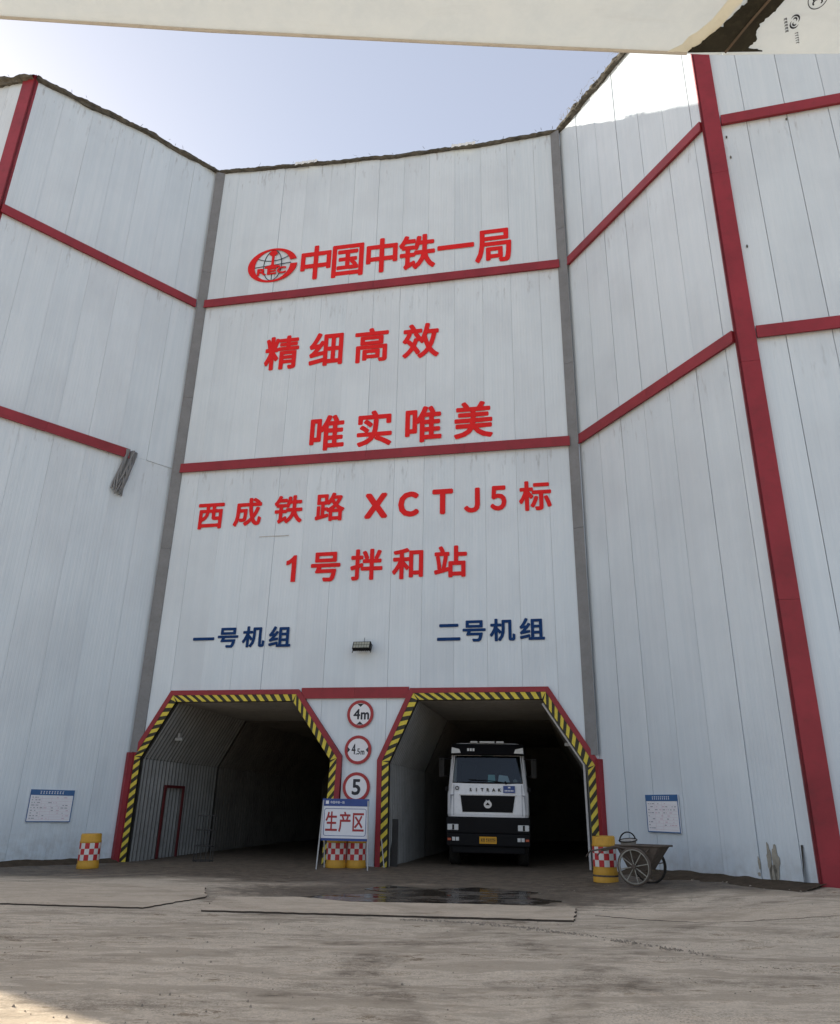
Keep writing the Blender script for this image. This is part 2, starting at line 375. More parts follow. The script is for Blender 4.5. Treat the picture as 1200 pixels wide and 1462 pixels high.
def glyph(ch, offset=0, extrude=.5):
    cu = bpy.data.curves.new('glyph', 'FONT'); cu.body = ch; cu.size = 1; cu.offset = 0; cu.extrude = extrude
    cu.resolution_u = 3; cu.fill_mode = 'BOTH'
    o = bpy.data.objects.new('glyph', cu); C.objects.link(o)
    dg = bpy.context.evaluated_depsgraph_get(); dg.update()
    me = bpy.data.meshes.new_from_object(o.evaluated_get(dg))
    co = np.empty(len(me.vertices) * 3); me.vertices.foreach_get('co', co); co = co.reshape(-1, 3)
    bpy.data.objects.remove(o); bpy.data.curves.remove(cu)
    return me, co
_ref = {}
def letter(ch, x, z, w, h, mat, parent, name='letter', y=-.06, depth=.02, bold=.028, em=True, label=None, fit=False):
    """one character standing upright on the wall at local (x, z); w, h = size of a full-square character"""
    me, co = glyph(ch)
    if em and not fit:
        if 'g' not in _ref:
            m2, c2 = glyph('国'); _ref['g'] = (c2.min(0), c2.max(0)); bpy.data.meshes.remove(m2)
        lo, hi = _ref['g']
    else: lo, hi = co.min(0), co.max(0)
    cx, cy = (lo[0] + hi[0]) / 2, (lo[1] + hi[1]) / 2
    sx, sy = w / (hi[0] - lo[0]), h / (hi[1] - lo[1])
    if fit == 'h': sx = sy
    if fit is True: sx *= 1 - 2 * bold; sy *= 1 - 2 * bold
    n = np.empty_like(co); n[:, 0] = (co[:, 0] - cx) * sx; n[:, 2] = (co[:, 1] - cy) * sy; n[:, 1] = -co[:, 2] * depth
    # thicken the strokes: shifted copies, each a hair further back
    nv = len(me.vertices); npoly = len(me.polygons)
    lv = np.empty(len(me.loops), int); me.loops.foreach_get('vertex_index', lv)
    ls = np.empty(npoly, int); me.polygons.foreach_get('loop_start', ls); lt = np.empty(npoly, int); me.polygons.foreach_get('loop_total', lt)
    bd = bold * (w if em or fit is True else h); offs = [(0, 0)] + [(bd * math.cos(a), bd * math.sin(a)) for a in np.linspace(0, 2 * math.pi, 9)[:-1] + .39]
    cs, fl_ = [], []
    for k, (dx, dz) in enumerate(offs):
        q = n.copy(); q[:, 0] += dx; q[:, 2] += dz; q[:, 1] += k * .0004 * min(1, depth / .006); cs.append(q)
        fl_ += [[int(v) + k * nv for v in lv[a:a + c]] for a, c in zip(ls, lt)]
    bpy.data.meshes.remove(me); me = bpy.data.meshes.new(name)
    me.from_pydata(np.concatenate(cs).tolist(), [], fl_); me.materials.append(M[mat]); me.update()
    o = bpy.data.objects.new(name, me); o.location = (x, y, z)
    if label: o['label'] = label
    return link(o, parent)

# ------------------------------------------------------------ layout of the yard
CLp, CRp = Vector((-8.40, 23.72, 0)), Vector((4.83, 20.97, 0))
LOp, ROp = Vector((-13.35, 18.90, 0)), Vector((7.45, 15.30, 0))
E0 = (CRp - CLp).normalized()                     # along the centre wall
NB = Vector((-E0.y, E0.x, 0))                     # into the building
ROe = ROp + Vector((10.67 - 7.45, 14.45 - 15.30, 0)).normalized() * 9.0
LLp = LOp - E0 * 6.9  # out-of-view left end, placed so the building shadow leaves a sunlit yard corner
H1, H2 = 18.76, 12.07
def sm(t): t = max(0, min(1, t)); return t * t * (3 - 2 * t)
def gz(x, y):
    z = .20 * sm((x - 3.2) / 3.6) * sm((y - 8) / 6)
    z -= .10 * sm((-x - 5.5) / 3.0) * sm((y - 15) / 4)
    return z

# ground: one graded sheet reaching the horizon
def graded(lo, hi, c0, c1, step, grow=1.35):
    a = list(np.arange(c0, c1 + 1e-6, step)); s = step
    while a[-1] < hi: s *= grow; a.append(a[-1] + s)
    s = step
    while a[0] > lo: s *= grow; a.insert(0, a[0] - s)
    return np.array(a)
gx = graded(-3000, 3000, -9.5, 9.5, .085); gy = graded(-3000, 3000, 5.2, 24, .085)
X, Y = np.meshgrid(gx, gy)
def vnoise(X, Y, sx, sy, seed):
    rs = np.random.RandomState(seed); T = rs.rand(256, 256)
    x, y = X * sx, Y * sy; xi, yi = np.floor(x).astype(int), np.floor(y).astype(int); fx, fy = x - xi, y - yi
    fx = fx * fx * (3 - 2 * fx); fy = fy * fy * (3 - 2 * fy)
    g = lambda a, b: T[a % 256, b % 256]
    return (g(xi, yi) * (1 - fx) + g(xi + 1, yi) * fx) * (1 - fy) + (g(xi, yi + 1) * (1 - fx) + g(xi + 1, yi + 1) * fx) * fy
smn = lambda t: np.clip(t, 0, 1) ** 2 * (3 - 2 * np.clip(t, 0, 1))
Z = .20 * smn((X - 3.2) / 3.6) * smn((Y - 8) / 6) - .10 * smn((-X - 5.5) / 3.0) * smn((Y - 15) / 4)
near = np.exp(-(np.maximum(0, np.hypot(X, Y - 12) - 14) / 6))
Xw = X + 1.2 * vnoise(X, Y, .3, .3, 9)
rel = .022 * (vnoise(Xw, Y, .35, .9, 1) - .5) + .014 * (vnoise(Xw, Y, .9, 2.6, 2) - .5) + .010 * (vnoise(X, Y, 2.1, 4.5, 3) - .5) + .006 * (vnoise(X, Y, 5, 6, 4) - .5)
padm = ((Y > 11.6) & (Y < 17.2)).astype(float)
Z = Z + rel * near * (1 - .6 * padm)
# soft earth banked along the foot of the right-hand wall
tt = ((X - CRp.x) * (ROp.x - CRp.x) + (Y - CRp.y) * (ROp.y - CRp.y)) / (ROp - CRp).length
dd = np.abs((X - CRp.x) * (ROp.y - CRp.y) - (Y - CRp.y) * (ROp.x - CRp.x)) / (ROp - CRp).length
Z += .05 * np.exp(-(dd / .35) ** 2) * ((tt > .8) & (tt < 12)) * (.6 + vnoise(X, Y, 3, 3, 5))
ny, nx = X.shape
co = np.stack([X, Y, Z], -1).reshape(-1, 3)
ii = np.arange(nx * ny).reshape(ny, nx)
fa = np.stack([ii[:-1, :-1], ii[:-1, 1:], ii[1:, 1:], ii[1:, :-1]], -1).reshape(-1, 4)
me = bpy.data.meshes.new('ground')
me.vertices.add(len(co)); me.vertices.foreach_set('co', co.ravel())
me.loops.add(fa.size); me.loops.foreach_set('vertex_index', fa.ravel())
me.polygons.add(len(fa)); me.polygons.foreach_set('loop_start', np.arange(0, fa.size, 4)); me.polygons.foreach_set('loop_total', np.full(len(fa), 4))
me.polygons.foreach_set('use_smooth', np.ones(len(fa), bool)); me.update(calc_edges=True); me.validate()
me.materials.append(M['ground'])
ground = link(bpy.data.objects.new('ground', me)); tag(ground, 'dusty grey concrete yard with tyre marks and damp mud', kind='structure')

def jag(poly, step=.25, amp=.02, seed=0):
    rs = random.Random(seed); out = []
    for i, p in enumerate(poly):
        q = poly[(i + 1) % len(poly)]; L = math.hypot(q[0] - p[0], q[1] - p[1]); k = max(1, int(L / step))
        for j in range(k):
            t = j / k; a = amp if j else amp * .3
            out.append((p[0] + (q[0] - p[0]) * t + rs.uniform(-a, a), p[1] + (q[1] - p[1]) * t + rs.uniform(-a, a)))
    return out
slabs = [
    ([(-12.5, 13.35), (-6.16, 12.80), (-3.97, 12.62), (-3.45, 14.2), (-3.9, 15.9), (-8, 16.3), (-12.5, 17.2)], .020),
    ([(-3.05, 12.42), (-.5, 12.28), (2.29, 12.10), (2.62, 13.60), (1.2, 13.85), (-1.0, 13.85), (-1.9, 14.4), (-3.25, 14.2)], .024),
    ([(2.75, 12.85), (4.30, 12.02), (9.5, 12.35), (9.5, 13.5), (6.6, 13.12), (2.9, 13.05)], .004),
]
for i, (p, t) in enumerate(slabs):
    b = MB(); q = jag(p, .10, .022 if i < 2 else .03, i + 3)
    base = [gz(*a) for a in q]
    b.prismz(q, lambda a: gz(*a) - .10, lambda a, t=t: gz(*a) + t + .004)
    b.m = [0 if k < 2 else 1 for k in range(len(b.m))]  # side faces take the dark tone as a painted shadow line
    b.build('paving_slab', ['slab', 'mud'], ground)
# puddle: a thin sheet of brown water lying in the hollow before the bays
pud = [(-1.95, 14.55), (-1.3, 14.15), (-.3, 13.98), (1.1, 14.0), (2.0, 14.1), (2.6, 14.7), (2.0, 15.3), (2.4, 16.2), (1.3, 16.9), (.3, 16.4), (-.5, 17.0), (-.9, 16.1), (-.2, 15.4), (-1.2, 15.1)]
b = MB(); b.prismz(jag(pud, .10, .045, 2), -.02, .014)
tag(b.build('puddle', 'water'), 'dark shallow puddle in front of the two bays', kind='structure')
pud2 = [(2.9, 15.0), (3.4, 14.8), (3.7, 15.4), (3.2, 15.9)]

# loose stones
def stones(name, pts, parent=None, mat='stone'):
    b = MB()
    for x, y, s in pts:
        z = gz(x, y); rot = random.uniform(0, 6.3); vs_ = []
        for k in range(5):
            a = rot + k * 1.2566; r = s * random.uniform(.6, 1.15); vs_.append((x + r * math.cos(a), y + r * math.sin(a), z - .004))
        for k in range(5):
            a = rot + .5 + k * 1.2566; r = s * random.uniform(.3, .65); vs_.append((x + r * math.cos(a), y + r * math.sin(a), z + s * random.uniform(.45, .9)))
        b.add(vs_, [(4, 3, 2, 1, 0), (5, 6, 7, 8, 9)] + [(k, (k + 1) % 5, 5 + (k + 1) % 5, 5 + k) for k in range(5)])
    return b.build(name, mat, parent)
pts = []
for _ in range(1500):
    y = 5.5 + 15 * random.random() ** 1.3; x = random.uniform(-.6, .6) * (y + 1)
    pts.append((x, y, random.choice([.004, .005, .006, .007, .009, .013]) * random.uniform(.6, 1.2)))
for _ in range(420):      # crumbs pushed up in lines by tyres
    t = random.random(); x = -.2 + 3.6 * t; y = 12.0 - 2.6 * t * t + random.gauss(0, .04)
    pts.append((x + random.gauss(0, .05), y, random.uniform(.008, .022)))
for _ in range(200):
    t = random.random(); pts.append((2.6 + 3 * t, 9.4 - 1.4 * t + random.gauss(0, .04), random.uniform(.006, .016)))
for _ in range(500):
    t = random.uniform(.9, 6.6); p = CRp + (ROp - CRp).normalized() * t + Vector((-.9, -.42, 0)) * abs(random.gauss(.15, .25))
    pts.append((p.x, p.y, random.uniform(.01, .035)))
tag(stones('loose_gravel', pts), 'scattered crumbs and small stones on the concrete yard', 'gravel', kind='stuff')

# damp soil banked along the foot of the side walls
def soil_bank(a, b, out, w, seed):
    m = MB(); L = (b - a).length; e = (b - a).normalized(); n = int(L / .12); k = 9; vs_ = []
    for i in range(n + 1):
        t = i / n * L; ww = w * (.55 + .75 * vn(t * .9, seed) + .35 * vn(t * 3.1, seed + 3))
        for j in range(k):
            f = j / (k - 1); q = a + e * t + out * (f * ww - .03)
            h = .085 * (1 - f) ** 1.6 * (.5 + vn(t * 2.3, seed + 7)) + .020 * vn(t * 6 + j * 1.7, seed + 11) * (1 - f)
            vs_.append((q.x, q.y, gz(q.x, q.y) + h + .016 - .05 * f ** 3))
    m.add(vs_, [(i * k + j, (i + 1) * k + j, (i + 1) * k + j + 1, i * k + j + 1) for i in range(n) for j in range(k - 1)], 0, True)
    return m
def vn(t, seed): return noise.noise(Vector((t, seed * 3.7, 1.3))) * .5 + .5
er = (ROp - CRp).normalized(); el = (CLp - LOp).normalized()
sb = soil_bank(CRp + er * .9, ROp + er * .1, Vector((er.y, -er.x, 0)), .75, 1).build('soil_bank', 'wetsoil')
tag(sb, 'dark damp soil banked along the foot of the right wall', 'soil', kind='stuff')
sb = soil_bank(LOp, CLp - el * .1, Vector((el.y, -el.x, 0)), .55, 2).build('soil_bank', 'wetsoil')
tag(sb, 'dark damp soil banked along the foot of the left wall', 'soil', kind='stuff')

# ------------------------------------------------------------ the building
bld = empty('concrete_plant_building', (0, 0, 0))
tag(bld, 'tall white panel clad plant building with red beams, red lettering and two drive in bays', 'building')

def wall_matrix(a, b):
    e = (b - a).normalized(); y = Vector((-e.y, e.x, 0))
    return Matrix(((e.x, y.x, 0, a.x), (e.y, y.y, 0, a.y), (0, 0, 1, 0), (0, 0, 0, 1))), (b - a).length

OPEN_L = [(-.02, -.5), (-.02, 2.80), (1.02, 4.63), (5.10, 4.63), (6.50, 2.80), (6.40, -.5)]
OPEN_R = [(7.58, -.5), (7.52, 2.70), (8.42, 4.63), (12.28, 4.63), (13.53, 2.65), (13.53, -.5)]
def opening_height(u, polys):
    for p in polys:
        up = p[1:-1]
        if up[0][0] <= u <= up[-1][0]:
            for a, b in zip(up, up[1:]):
                if a[0] <= u <= b[0]: return a[1] + (b[1] - a[1]) * (u - a[0]) / max(1e-6, b[0] - a[0])
    return -.35
def strip(u0, u1, zlo, ztop, polys):
    """vertical strip polygon whose foot follows the openings"""
    br = [u0]
    for p in polys:
        for q in p[1:-1]:
            if u0 + .01 < q[0] < u1 - .01: br += [q[0] - .002, q[0] + .002]
    br.append(u1)
    foot = [(u, max(zlo, opening_height(u, polys)) if zlo < 5 else zlo) for u in br]
    return foot + [(u1, ztop(u1)), (u0, ztop(u0))]
def lerp_top(pts):
    def f(u):
        if u <= pts[0][0]: return pts[0][1]
        for a, b in zip(pts, pts[1:]):
            if u <= b[0]: return a[1] + (b[1] - a[1]) * (u - a[0]) / (b[0] - a[0])
        return pts[-1][1]
    return f
def make_wall(a, b, pitch, top, polys=(), label=None, first=0, gap=.005):
    mw, L = wall_matrix(a, b)
    us = [0]; u = first or pitch
    while u < L - .15: us.append(u); u += pitch
    us.append(L)
    bk = MB()
    for u0, u1 in zip(us, us[1:]):
        bk.prism(strip(u0, u1, -.35, lambda q: top(q) - .02, polys), .052, .09)
    w = bk.build('wall', 'backing', bld); w.matrix_world = mw
    if label: w['label'] = label
    rows = [(-.35, lambda q: H2), (H2, lambda q: H1), (H1, top)]
    for zl, zt in rows:
        for u0, u1 in zip(us, us[1:]):
            p = strip(u0 + gap / 2, u1 - gap / 2, zl + .004, lambda q, zt=zt: zt(q) - .004, polys)
            y = random.uniform(-.006, .006)
            o = MB().prism(p, y, .048).build('wall_panel', 'wall', w, origin=((u0 + u1) / 2, 0, zt(u0)))
            o.rotation_euler = (random.gauss(0, .0012), 0, random.gauss(0, .004))
    return w, L, us
topC = lerp_top([(0, 25.18), (1.76, 25.02), (5.54, 24.75), (7.76, 24.62), (9.65, 24.60), (11.15, 24.57), (13.51, 24.72)])
topL = lerp_top([(0, 24.35), (1.2, 24.5), (3.6, 24.9), (6.9, 25.18)])
topR = lerp_top([(0, 24.74), (2.1, 24.55), (4, 24.5), (6.25, 24.5)])
topF = lambda u: 24.5
W0, L0, usC = make_wall(CLp, CRp, .965, topC, (OPEN_L, OPEN_R), 'recessed front wall carrying the red slogans above two bays', gap=.005)
WL, LL_, usL = make_wall(LOp, CLp, .985, topL, (), 'angled white wall beside the left bay', gap=.0045)
WR, LR_, usR = make_wall(CRp, ROp, .975, topR, (), 'angled white wall behind the handcart, sunlit at its top', gap=.016)
WR2, LR2, _ = make_wall(ROp, ROe, .985, topF, (), 'forward white wall at the right edge beyond the red column', first=1.05, gap=.014)
WL2, LL2, _ = make_wall(LLp, LOp, .985, topL and (lambda u: 24.32), (), 'forward white wall sliver at the upper left edge')
# unseen return wall set where the building shadow should stop, and the roof
WS, LS, _ = make_wall(LLp + NB * 12, LLp, 1.0, lambda u: 24.3, (), 'unseen end wall placed to bound the building shadow')
rf = MB()
rp = [(CLp + NB * .12), (CRp + NB * .12), (ROp + Vector((.3, .1, 0))), ROe + Vector((0, .2, 0)), ROe + NB * 22, LLp + NB * 22, LLp + NB * .2, LOp + NB * .2]
rf.prismz([(p.x, p.y) for p in rp], 24.05, 24.15); rf.build('roof', 'sheetdark', bld)

# red horizontal beams (hat section) with a darker lip
def girt(w, u0, u1, z, h=.30, d=.10, sag=0):
    n = max(2, int((u1 - u0) / 2.9)); 
    for i in range(n):
        a, b = u0 + (u1 - u0) * i / n, u0 + (u1 - u0) * (i + 1) / n
        m = MB(); m.box(a + .002, b - .002, -d + random.uniform(-.004, .004), -.012, z - h / 2 + random.uniform(-.008, .008), z + h / 2)
        m.box(a + .002, b - .002, -d - .02, -d + .01, z - h / 2 - .03, z - h / 2 + .02)
        m.build('red_beam', 'red', w, origin=((a + b) / 2, 0, z))
for z in (H1, H2): girt(W0, .27, L0 - .27, z)
girt(W0, 5.17, 8.37, 4.54, .28, .05)
girt(WL, .02, LL_ - .15, H1); girt(WL, .02, LL_ - 1.62, H2)
girt(WR, .12, LR_ - .06, H1); girt(WR, .12, LR_ - .06, H2)
girt(WR2, .42, LR2, H1); girt(WR2, .42, LR2, H2)
girt(WL2, 0, LL2 - .4, H1)

# grey corner flashings
for (w, L, s) in ((W0, L0, 1), (W0, L0, -1)):
    for z0, z1, wd in ((2.86, 9.2, .26), (9.21, 14.8, .26), (14.81, 20.2, .26), (20.21, 25.08 if s > 0 else 24.66, .26)):
        m = MB()
        a = .06 + wd if s > 0 else L - .06 - wd; c = .02 if s > 0 else L - .02
        x0, x1 = sorted((a, c))
        ya, yb = (-.16, -.035) if s > 0 else (-.035, -.16)
        vs_ = [(x0, ya, z0), (x1, yb, z0), (x1, yb + .03, z0), (x0, ya + .03, z0), (x0, ya, z1), (x1, yb, z1), (x1, yb + .03, z1), (x0, ya + .03, z1)]
        m.add(vs_, [(0, 3, 2, 1), (4, 5, 6, 7), (0, 1, 5, 4), (1, 2, 6, 5), (2, 3, 7, 6), (3, 0, 4, 7)])
        m.build('corner_flashing', 'grey', w, origin=((x0 + x1) / 2, 0, z1))
# red outer corner columns
def column(w, L, side, w2=None):
    zs = [-.2, 5.6, 11.3, 17.0, 24.45]
    for z0, z1 in zip(zs, zs[1:]):
        m = MB()
        if side > 0: m.box(-.055, .40, -.075, .0, z0 + .003, z1 - .003); m.box(-.055, -.005, -.075, .30, z0 + .003, z1 - .003)
        else: m.box(L - .42, L + .055, -.075, .0, z0 + .003, z1 - .003); m.box(L + .005, L + .055, -.075, .30, z0 + .003, z1 - .003)
        m.build('red_column', 'red', w, origin=(.2 if side > 0 else L - .2, 0, z1))
column(WR2, LR2, 1); column(WL2, LL2, -1)

# shaggy rolled netting along the roof edge
def net_roll(w, L, top, r=.15, seed=0, u0=0.0, lift=0.0):
    rs = random.Random(seed); m = MB(); n = int(L / .09); k = 10; rings = []
    for i in range(n + 1):
        u = u0 + (L - u0) * i / n; z = top(u) + lift
        ring = []
        for j in range(k):
            a = 2 * math.pi * j / k
            rr = r * (1 + .75 * noise.noise(Vector((u * 1.3, j * .8, seed))) + .55 * noise.noise(Vector((u * 6, j * 2.1, seed + 5))))
            ring.append((u, -.05 + rr * math.cos(a) * .9, z + rr * math.sin(a) * .8 + .05 * noise.noise(Vector((u * .9, 3, seed)))))
        rings += ring
    fs = [(i * k + j, (i + 1) * k + j, (i + 1) * k + (j + 1) % k, i * k + (j + 1) % k) for i in range(n) for j in range(k)]
    m.add(rings, fs)
    for _ in range(int(L * 1.5)):     # frayed strands
        u = rs.uniform(u0, L); z = top(u) + lift; l = rs.uniform(.06, .24); a = rs.uniform(-.9, .9); dn = rs.choice((-1, 1, 1))
        p = (u, -.15 - rs.random() * .06, z + rs.uniform(-.1, .12)); q = (u + l * math.sin(a), p[1] - .03, p[2] + dn * l * math.cos(a) * .6)
        m.add([p, (p[0] + .02, p[1], p[2]), (q[0] + .01, q[1], q[2]), q], [(0, 1, 2, 3)])
    return m.build('roof_edge_netting', 'net', w)
net_roll(W0, L0, topC, .085, 1); net_roll(WL, LL_, topL, .11, 2); net_roll(WR, LR_, topR, .14, 3); net_roll(WL2, LL2, lambda u: 24.35, .15, 4)
net_roll(WR2, LR2, topF, .13, 6)
for w, u, t, s in ((W0, 3.82, topC, 1), (W0, 10.0, topC, 1)):
    m = MB()
    for k in range(7):
        x = u - .46 + k * .13; d = .03 * (k % 2)
        m.add([(x, -.21 - d, t(u) - .12 + d), (x + .12, -.22, t(u) - .10), (x + .13, -.20, t(u) + .05 - d), (x + .01, -.19, t(u) + .07)], [(0, 1, 2, 3)])
    m.build('torn_film', 'film', w)
m = MB(); rs = random.Random(4)
for _ in range(60):
    u = rs.uniform(.2, 4.4); z = topR(u) + rs.uniform(-.12, .22); l = rs.uniform(.1, .4); a = rs.uniform(-1.4, 1.4)
    p = (u, -.18 - rs.random() * .08, z); q = (u + l * math.sin(a), p[1] - .02, z + l * math.cos(a) * .5)
    m.add([p, (p[0] + .02, p[1], p[2] + .01), (q[0] + .02, q[1], q[2]), q], [(0, 1, 2, 3)])
m.build('dry_straw', 'straw', WR)

# loose netting hanging where the left beam breaks off
m = MB(); rs = random.Random(9)
ue = LL_ - 1.62
for k in range(15):
    x = ue - .12 + k * .022; z = H2 + .12; pp = []
    for j in range(9):
        t = j / 8; pp.append((x - .22 * t + .06 * math.sin(t * 5 + k), -.10 - .05 * math.sin(t * 6 + k * 1.7), z - t * (1.45 + .08 * (k % 3))))
    m.tube(pp, [.045 - .02 * abs(i - 4) / 4 for i in range(9)], 5)
m.build('hanging_netting', 'grey', WL)

# bare and torn patches at the foot of the right wall
def patch(w, name, mat, u, z, du, dz, seed, lean=0):
    rs = random.Random(seed); p = []
    for k in range(22):
        a = 2 * math.pi * k / 22; r = rs.uniform(.72, 1.1)
        p.append((u + du * r * math.cos(a) + lean * math.sin(a) * dz, z + dz * r * math.sin(a)))
    return MB().prism(p, -.012, -.004).build(name, mat, w)
patch(WR, 'bare_patch', 'stain', 5.12, .62, .055, .36, 1); patch(WR, 'bare_patch', 'stain', 5.27, .60, .09, .34, 2, .02); patch(WR, 'bare_patch', 'stain', 5.19, .42, .10, .18, 3)
patch(WR, 'bare_patch', 'stain', 4.86, .58, .035, .12, 4); patch(WR, 'bare_patch', 'stain', 4.83, .37, .04, .04, 5)
for k, (u, z) in enumerate(((.50, 18.2), (.52, 17.5), (.55, 14.6), (2.0, 18.45))):
    patch(WR2, 'rust_spot', 'net', u, z, .022, .05, 20 + k)
# panel foot bent out of line beside the column
MB().add([(5.86, -.005, .30), (5.93, -.11, .18), (5.95, -.01, .95), (5.90, -.01, .95)], [(0, 1, 2, 3)]).build('bent_panel_edge', 'darkboard', WR)
# long taped scratch on the centre wall
MB().box(3.35, 4.35, -.016, -.008, 9.45, 9.475).build('tape_strip', 'steel', W0)

# ------------------------------------------------------------ lettering on the centre wall
RT = 'red character on the front wall'
rows = [
    (1.16, 1.42, 'redletter', [('中', 4.49, 20.06), ('国', 5.71, 20.01), ('中', 6.99, 20.02), ('铁', 8.29, 19.98), ('一', 9.68, 19.99), ('局', 11.05, 19.88)]),
    (1.10, 1.28, 'redletter', [('精', 3.51, 16.29), ('细', 5.16, 16.25), ('高', 6.77, 16.24), ('效', 8.49, 16.22)]),
    (1.10, 1.22, 'redletter', [('唯', 5.37, 12.99), ('实', 7.0, 13.01), ('唯', 8.62, 13.03), ('美', 10.26, 13.04)]),
    (.84, .90, 'redletter', [('西', 1.57, 10.28), ('成', 2.87, 10.32), ('铁', 4.26, 10.33), ('路', 5.65, 10.33), ('X', 7.17, 10.3), ('C', 8.22, 10.29), ('T', 9.29, 10.31), ('J', 10.2, 10.3), ('5', 11.01, 10.32), ('标', 12.13, 10.31)]),
    (.88, .92, 'redletter', [('1', 4.55, 8.35), ('号', 5.64, 8.36), ('拌', 6.95, 8.36), ('和', 8.27, 8.34), ('站', 9.54, 8.34)]),
    (.62, .60, 'blueletter', [('一', 1.86, 6.18), ('号', 2.66, 6.22), ('机', 3.49, 6.22), ('组', 4.34, 6.2)]),
    (.62, .60, 'blueletter', [('二', 9.5, 6.22), ('号', 10.24, 6.24), ('机', 11.05, 6.24), ('组', 11.89, 6.24)]),
]
LAT = {'X': ('Ｘ', .76), 'C': ('Ｃ', .68), 'T': ('Ｔ', .66), 'J': ('Ｊ', .50), '5': ('５', .50)}
for w, h, mt, chs in rows:
    for ch, u, z in chs:
        lb = '%s character %s on the front wall' % ('red' if mt[0] == 'r' else 'navy', ch)
        if ch == '1':
            m = MB(); m.prism([(-.02, -.43), (.13, -.43), (.13, .43), (.03, .43), (-.02, .36), (-.12, .28), (-.20, .25), (-.20, .11), (-.10, .14), (-.02, .20)], -.026, -.018)
            m.v = [(x + u, y, zz + z) for x, y, zz in m.v]; o = m.build('letter', mt, W0, origin=(u, 0, z)); o['label'] = lb
        elif ch in LAT: letter(LAT[ch][0], u, z, LAT[ch][1], h * .97, mt, W0, y=-.024, depth=.004, bold=.070, fit=True, em=False, label=lb)
        else: letter(ch, u, z, w * .97, h * .97, mt, W0, y=-.024, depth=.004, bold=.034, label=lb)
# round emblem
lu, lz = 2.80, 20.19
def ring_seg(m, a0, a1, n, oa, ob, ia, ib, ox=0, y0=-.05, y1=-.03, mi=0):
    for i in range(n):
        t0, t1 = a0 + (a1 - a0) * i / n, a0 + (a1 - a0) * (i + 1) / n
        q = [(oa * math.cos(t0), ob * math.sin(t0)), (oa * math.cos(t1), ob * math.sin(t1)), (ia * math.cos(t1) + ox, ib * math.sin(t1)), (ia * math.cos(t0) + ox, ib * math.sin(t0))]
        m.prism(q, y0, y1, mi)
emb = MB(); ring_seg(emb, R(15), R(359), 56, .97, .76, .70, .69)
emb.v = [(x + lu, y, z + lz) for x, y, z in emb.v]
E_ = emb.build('emblem_ring', 'redletter', W0, origin=(lu, 0, lz))
g = MB()
def line2(m, pts, wd, y=-.034):
    for a, b_ in zip(pts, pts[1:]):
        dx, dz = b_[0] - a[0], b_[1] - a[1]; L = math.hypot(dx, dz) or 1; nx_, nz_ = -dz / L * wd / 2, dx / L * wd / 2
        m.prism([(a[0] + nx_, a[1] + nz_), (b_[0] + nx_, b_[1] + nz_), (b_[0] - nx_, b_[1] - nz_), (a[0] - nx_, a[1] - nz_)], y, -.022)
line2(g, [(lu + .35 * math.cos(t), lz + .68 * math.sin(t)) for t in np.linspace(0, 2 * math.pi, 29)], .028)
line2(g, [(lu - .72, lz - .03), (lu + .72, lz + .05)], .028, -.0335)
for s in (1,): line2(g, [(lu + x, lz + s * (.20 + .16 * (x / .6) ** 2)) for x in np.linspace(-.6, .6, 9)], .026, -.033)
line2(g, [(lu, lz - .35), (lu, lz - .68)], .026, -.0325)
g.build('emblem_lines', 'signblack', W0)
g = MB()
g.prism([(lu - .09, lz + .66), (lu + .09, lz + .66), (lu + .17, lz + .52), (lu + .07, lz + .43), (lu - .07, lz + .43), (lu - .17, lz + .52)], -.052, -.03)
g.prism([(lu - .05, lz + .44), (lu + .05, lz + .44), (lu + .05, lz + .02), (lu + .30, lz - .05), (lu + .30, lz - .12), (lu - .30, lz - .12), (lu - .30, lz - .05), (lu - .05, lz + .02)], -.051, -.03)
g.build('emblem_rail', 'redletter', W0)
for k, (ch, x) in enumerate((('R', -.40), ('E', 0), ('C', .38))):
    letter(ch, lu + x, lz - .27, .36, .30, 'redletter', W0, name='emblem_letter', y=-.052, depth=.016, bold=.05, fit=True, em=False)

# ------------------------------------------------------------ bay surrounds: red border and hazard stripes
def offset_path(pts, d):
    """offset an open polyline to its left by d (mitred)"""
    out = []
    for i, p in enumerate(pts):
        ds = []
        if i: ds.append(Vector((p[0] - pts[i - 1][0], p[1] - pts[i - 1][1])).normalized())
        if i < len(pts) - 1: ds.append(Vector((pts[i + 1][0] - p[0], pts[i + 1][1] - p[1])).normalized())
        ns = [Vector((-q.y, q.x)) for q in ds]
        n = sum(ns, Vector((0, 0))).normalized(); k = 1 / max(.3, n.dot(ns[0]))
        out.append((p[0] + n.x * d * k, p[1] + n.y * d * k))
    return out
def band(path, d0, d1, y0, y1, name, mat, w):
    a, b_ = offset_path(path, d0), offset_path(path, d1)
    for i in range(len(path) - 1):
        m = MB().prism([a[i], a[i + 1], b_[i + 1], b_[i]], y0, y1)
        m.build(name, mat, w)
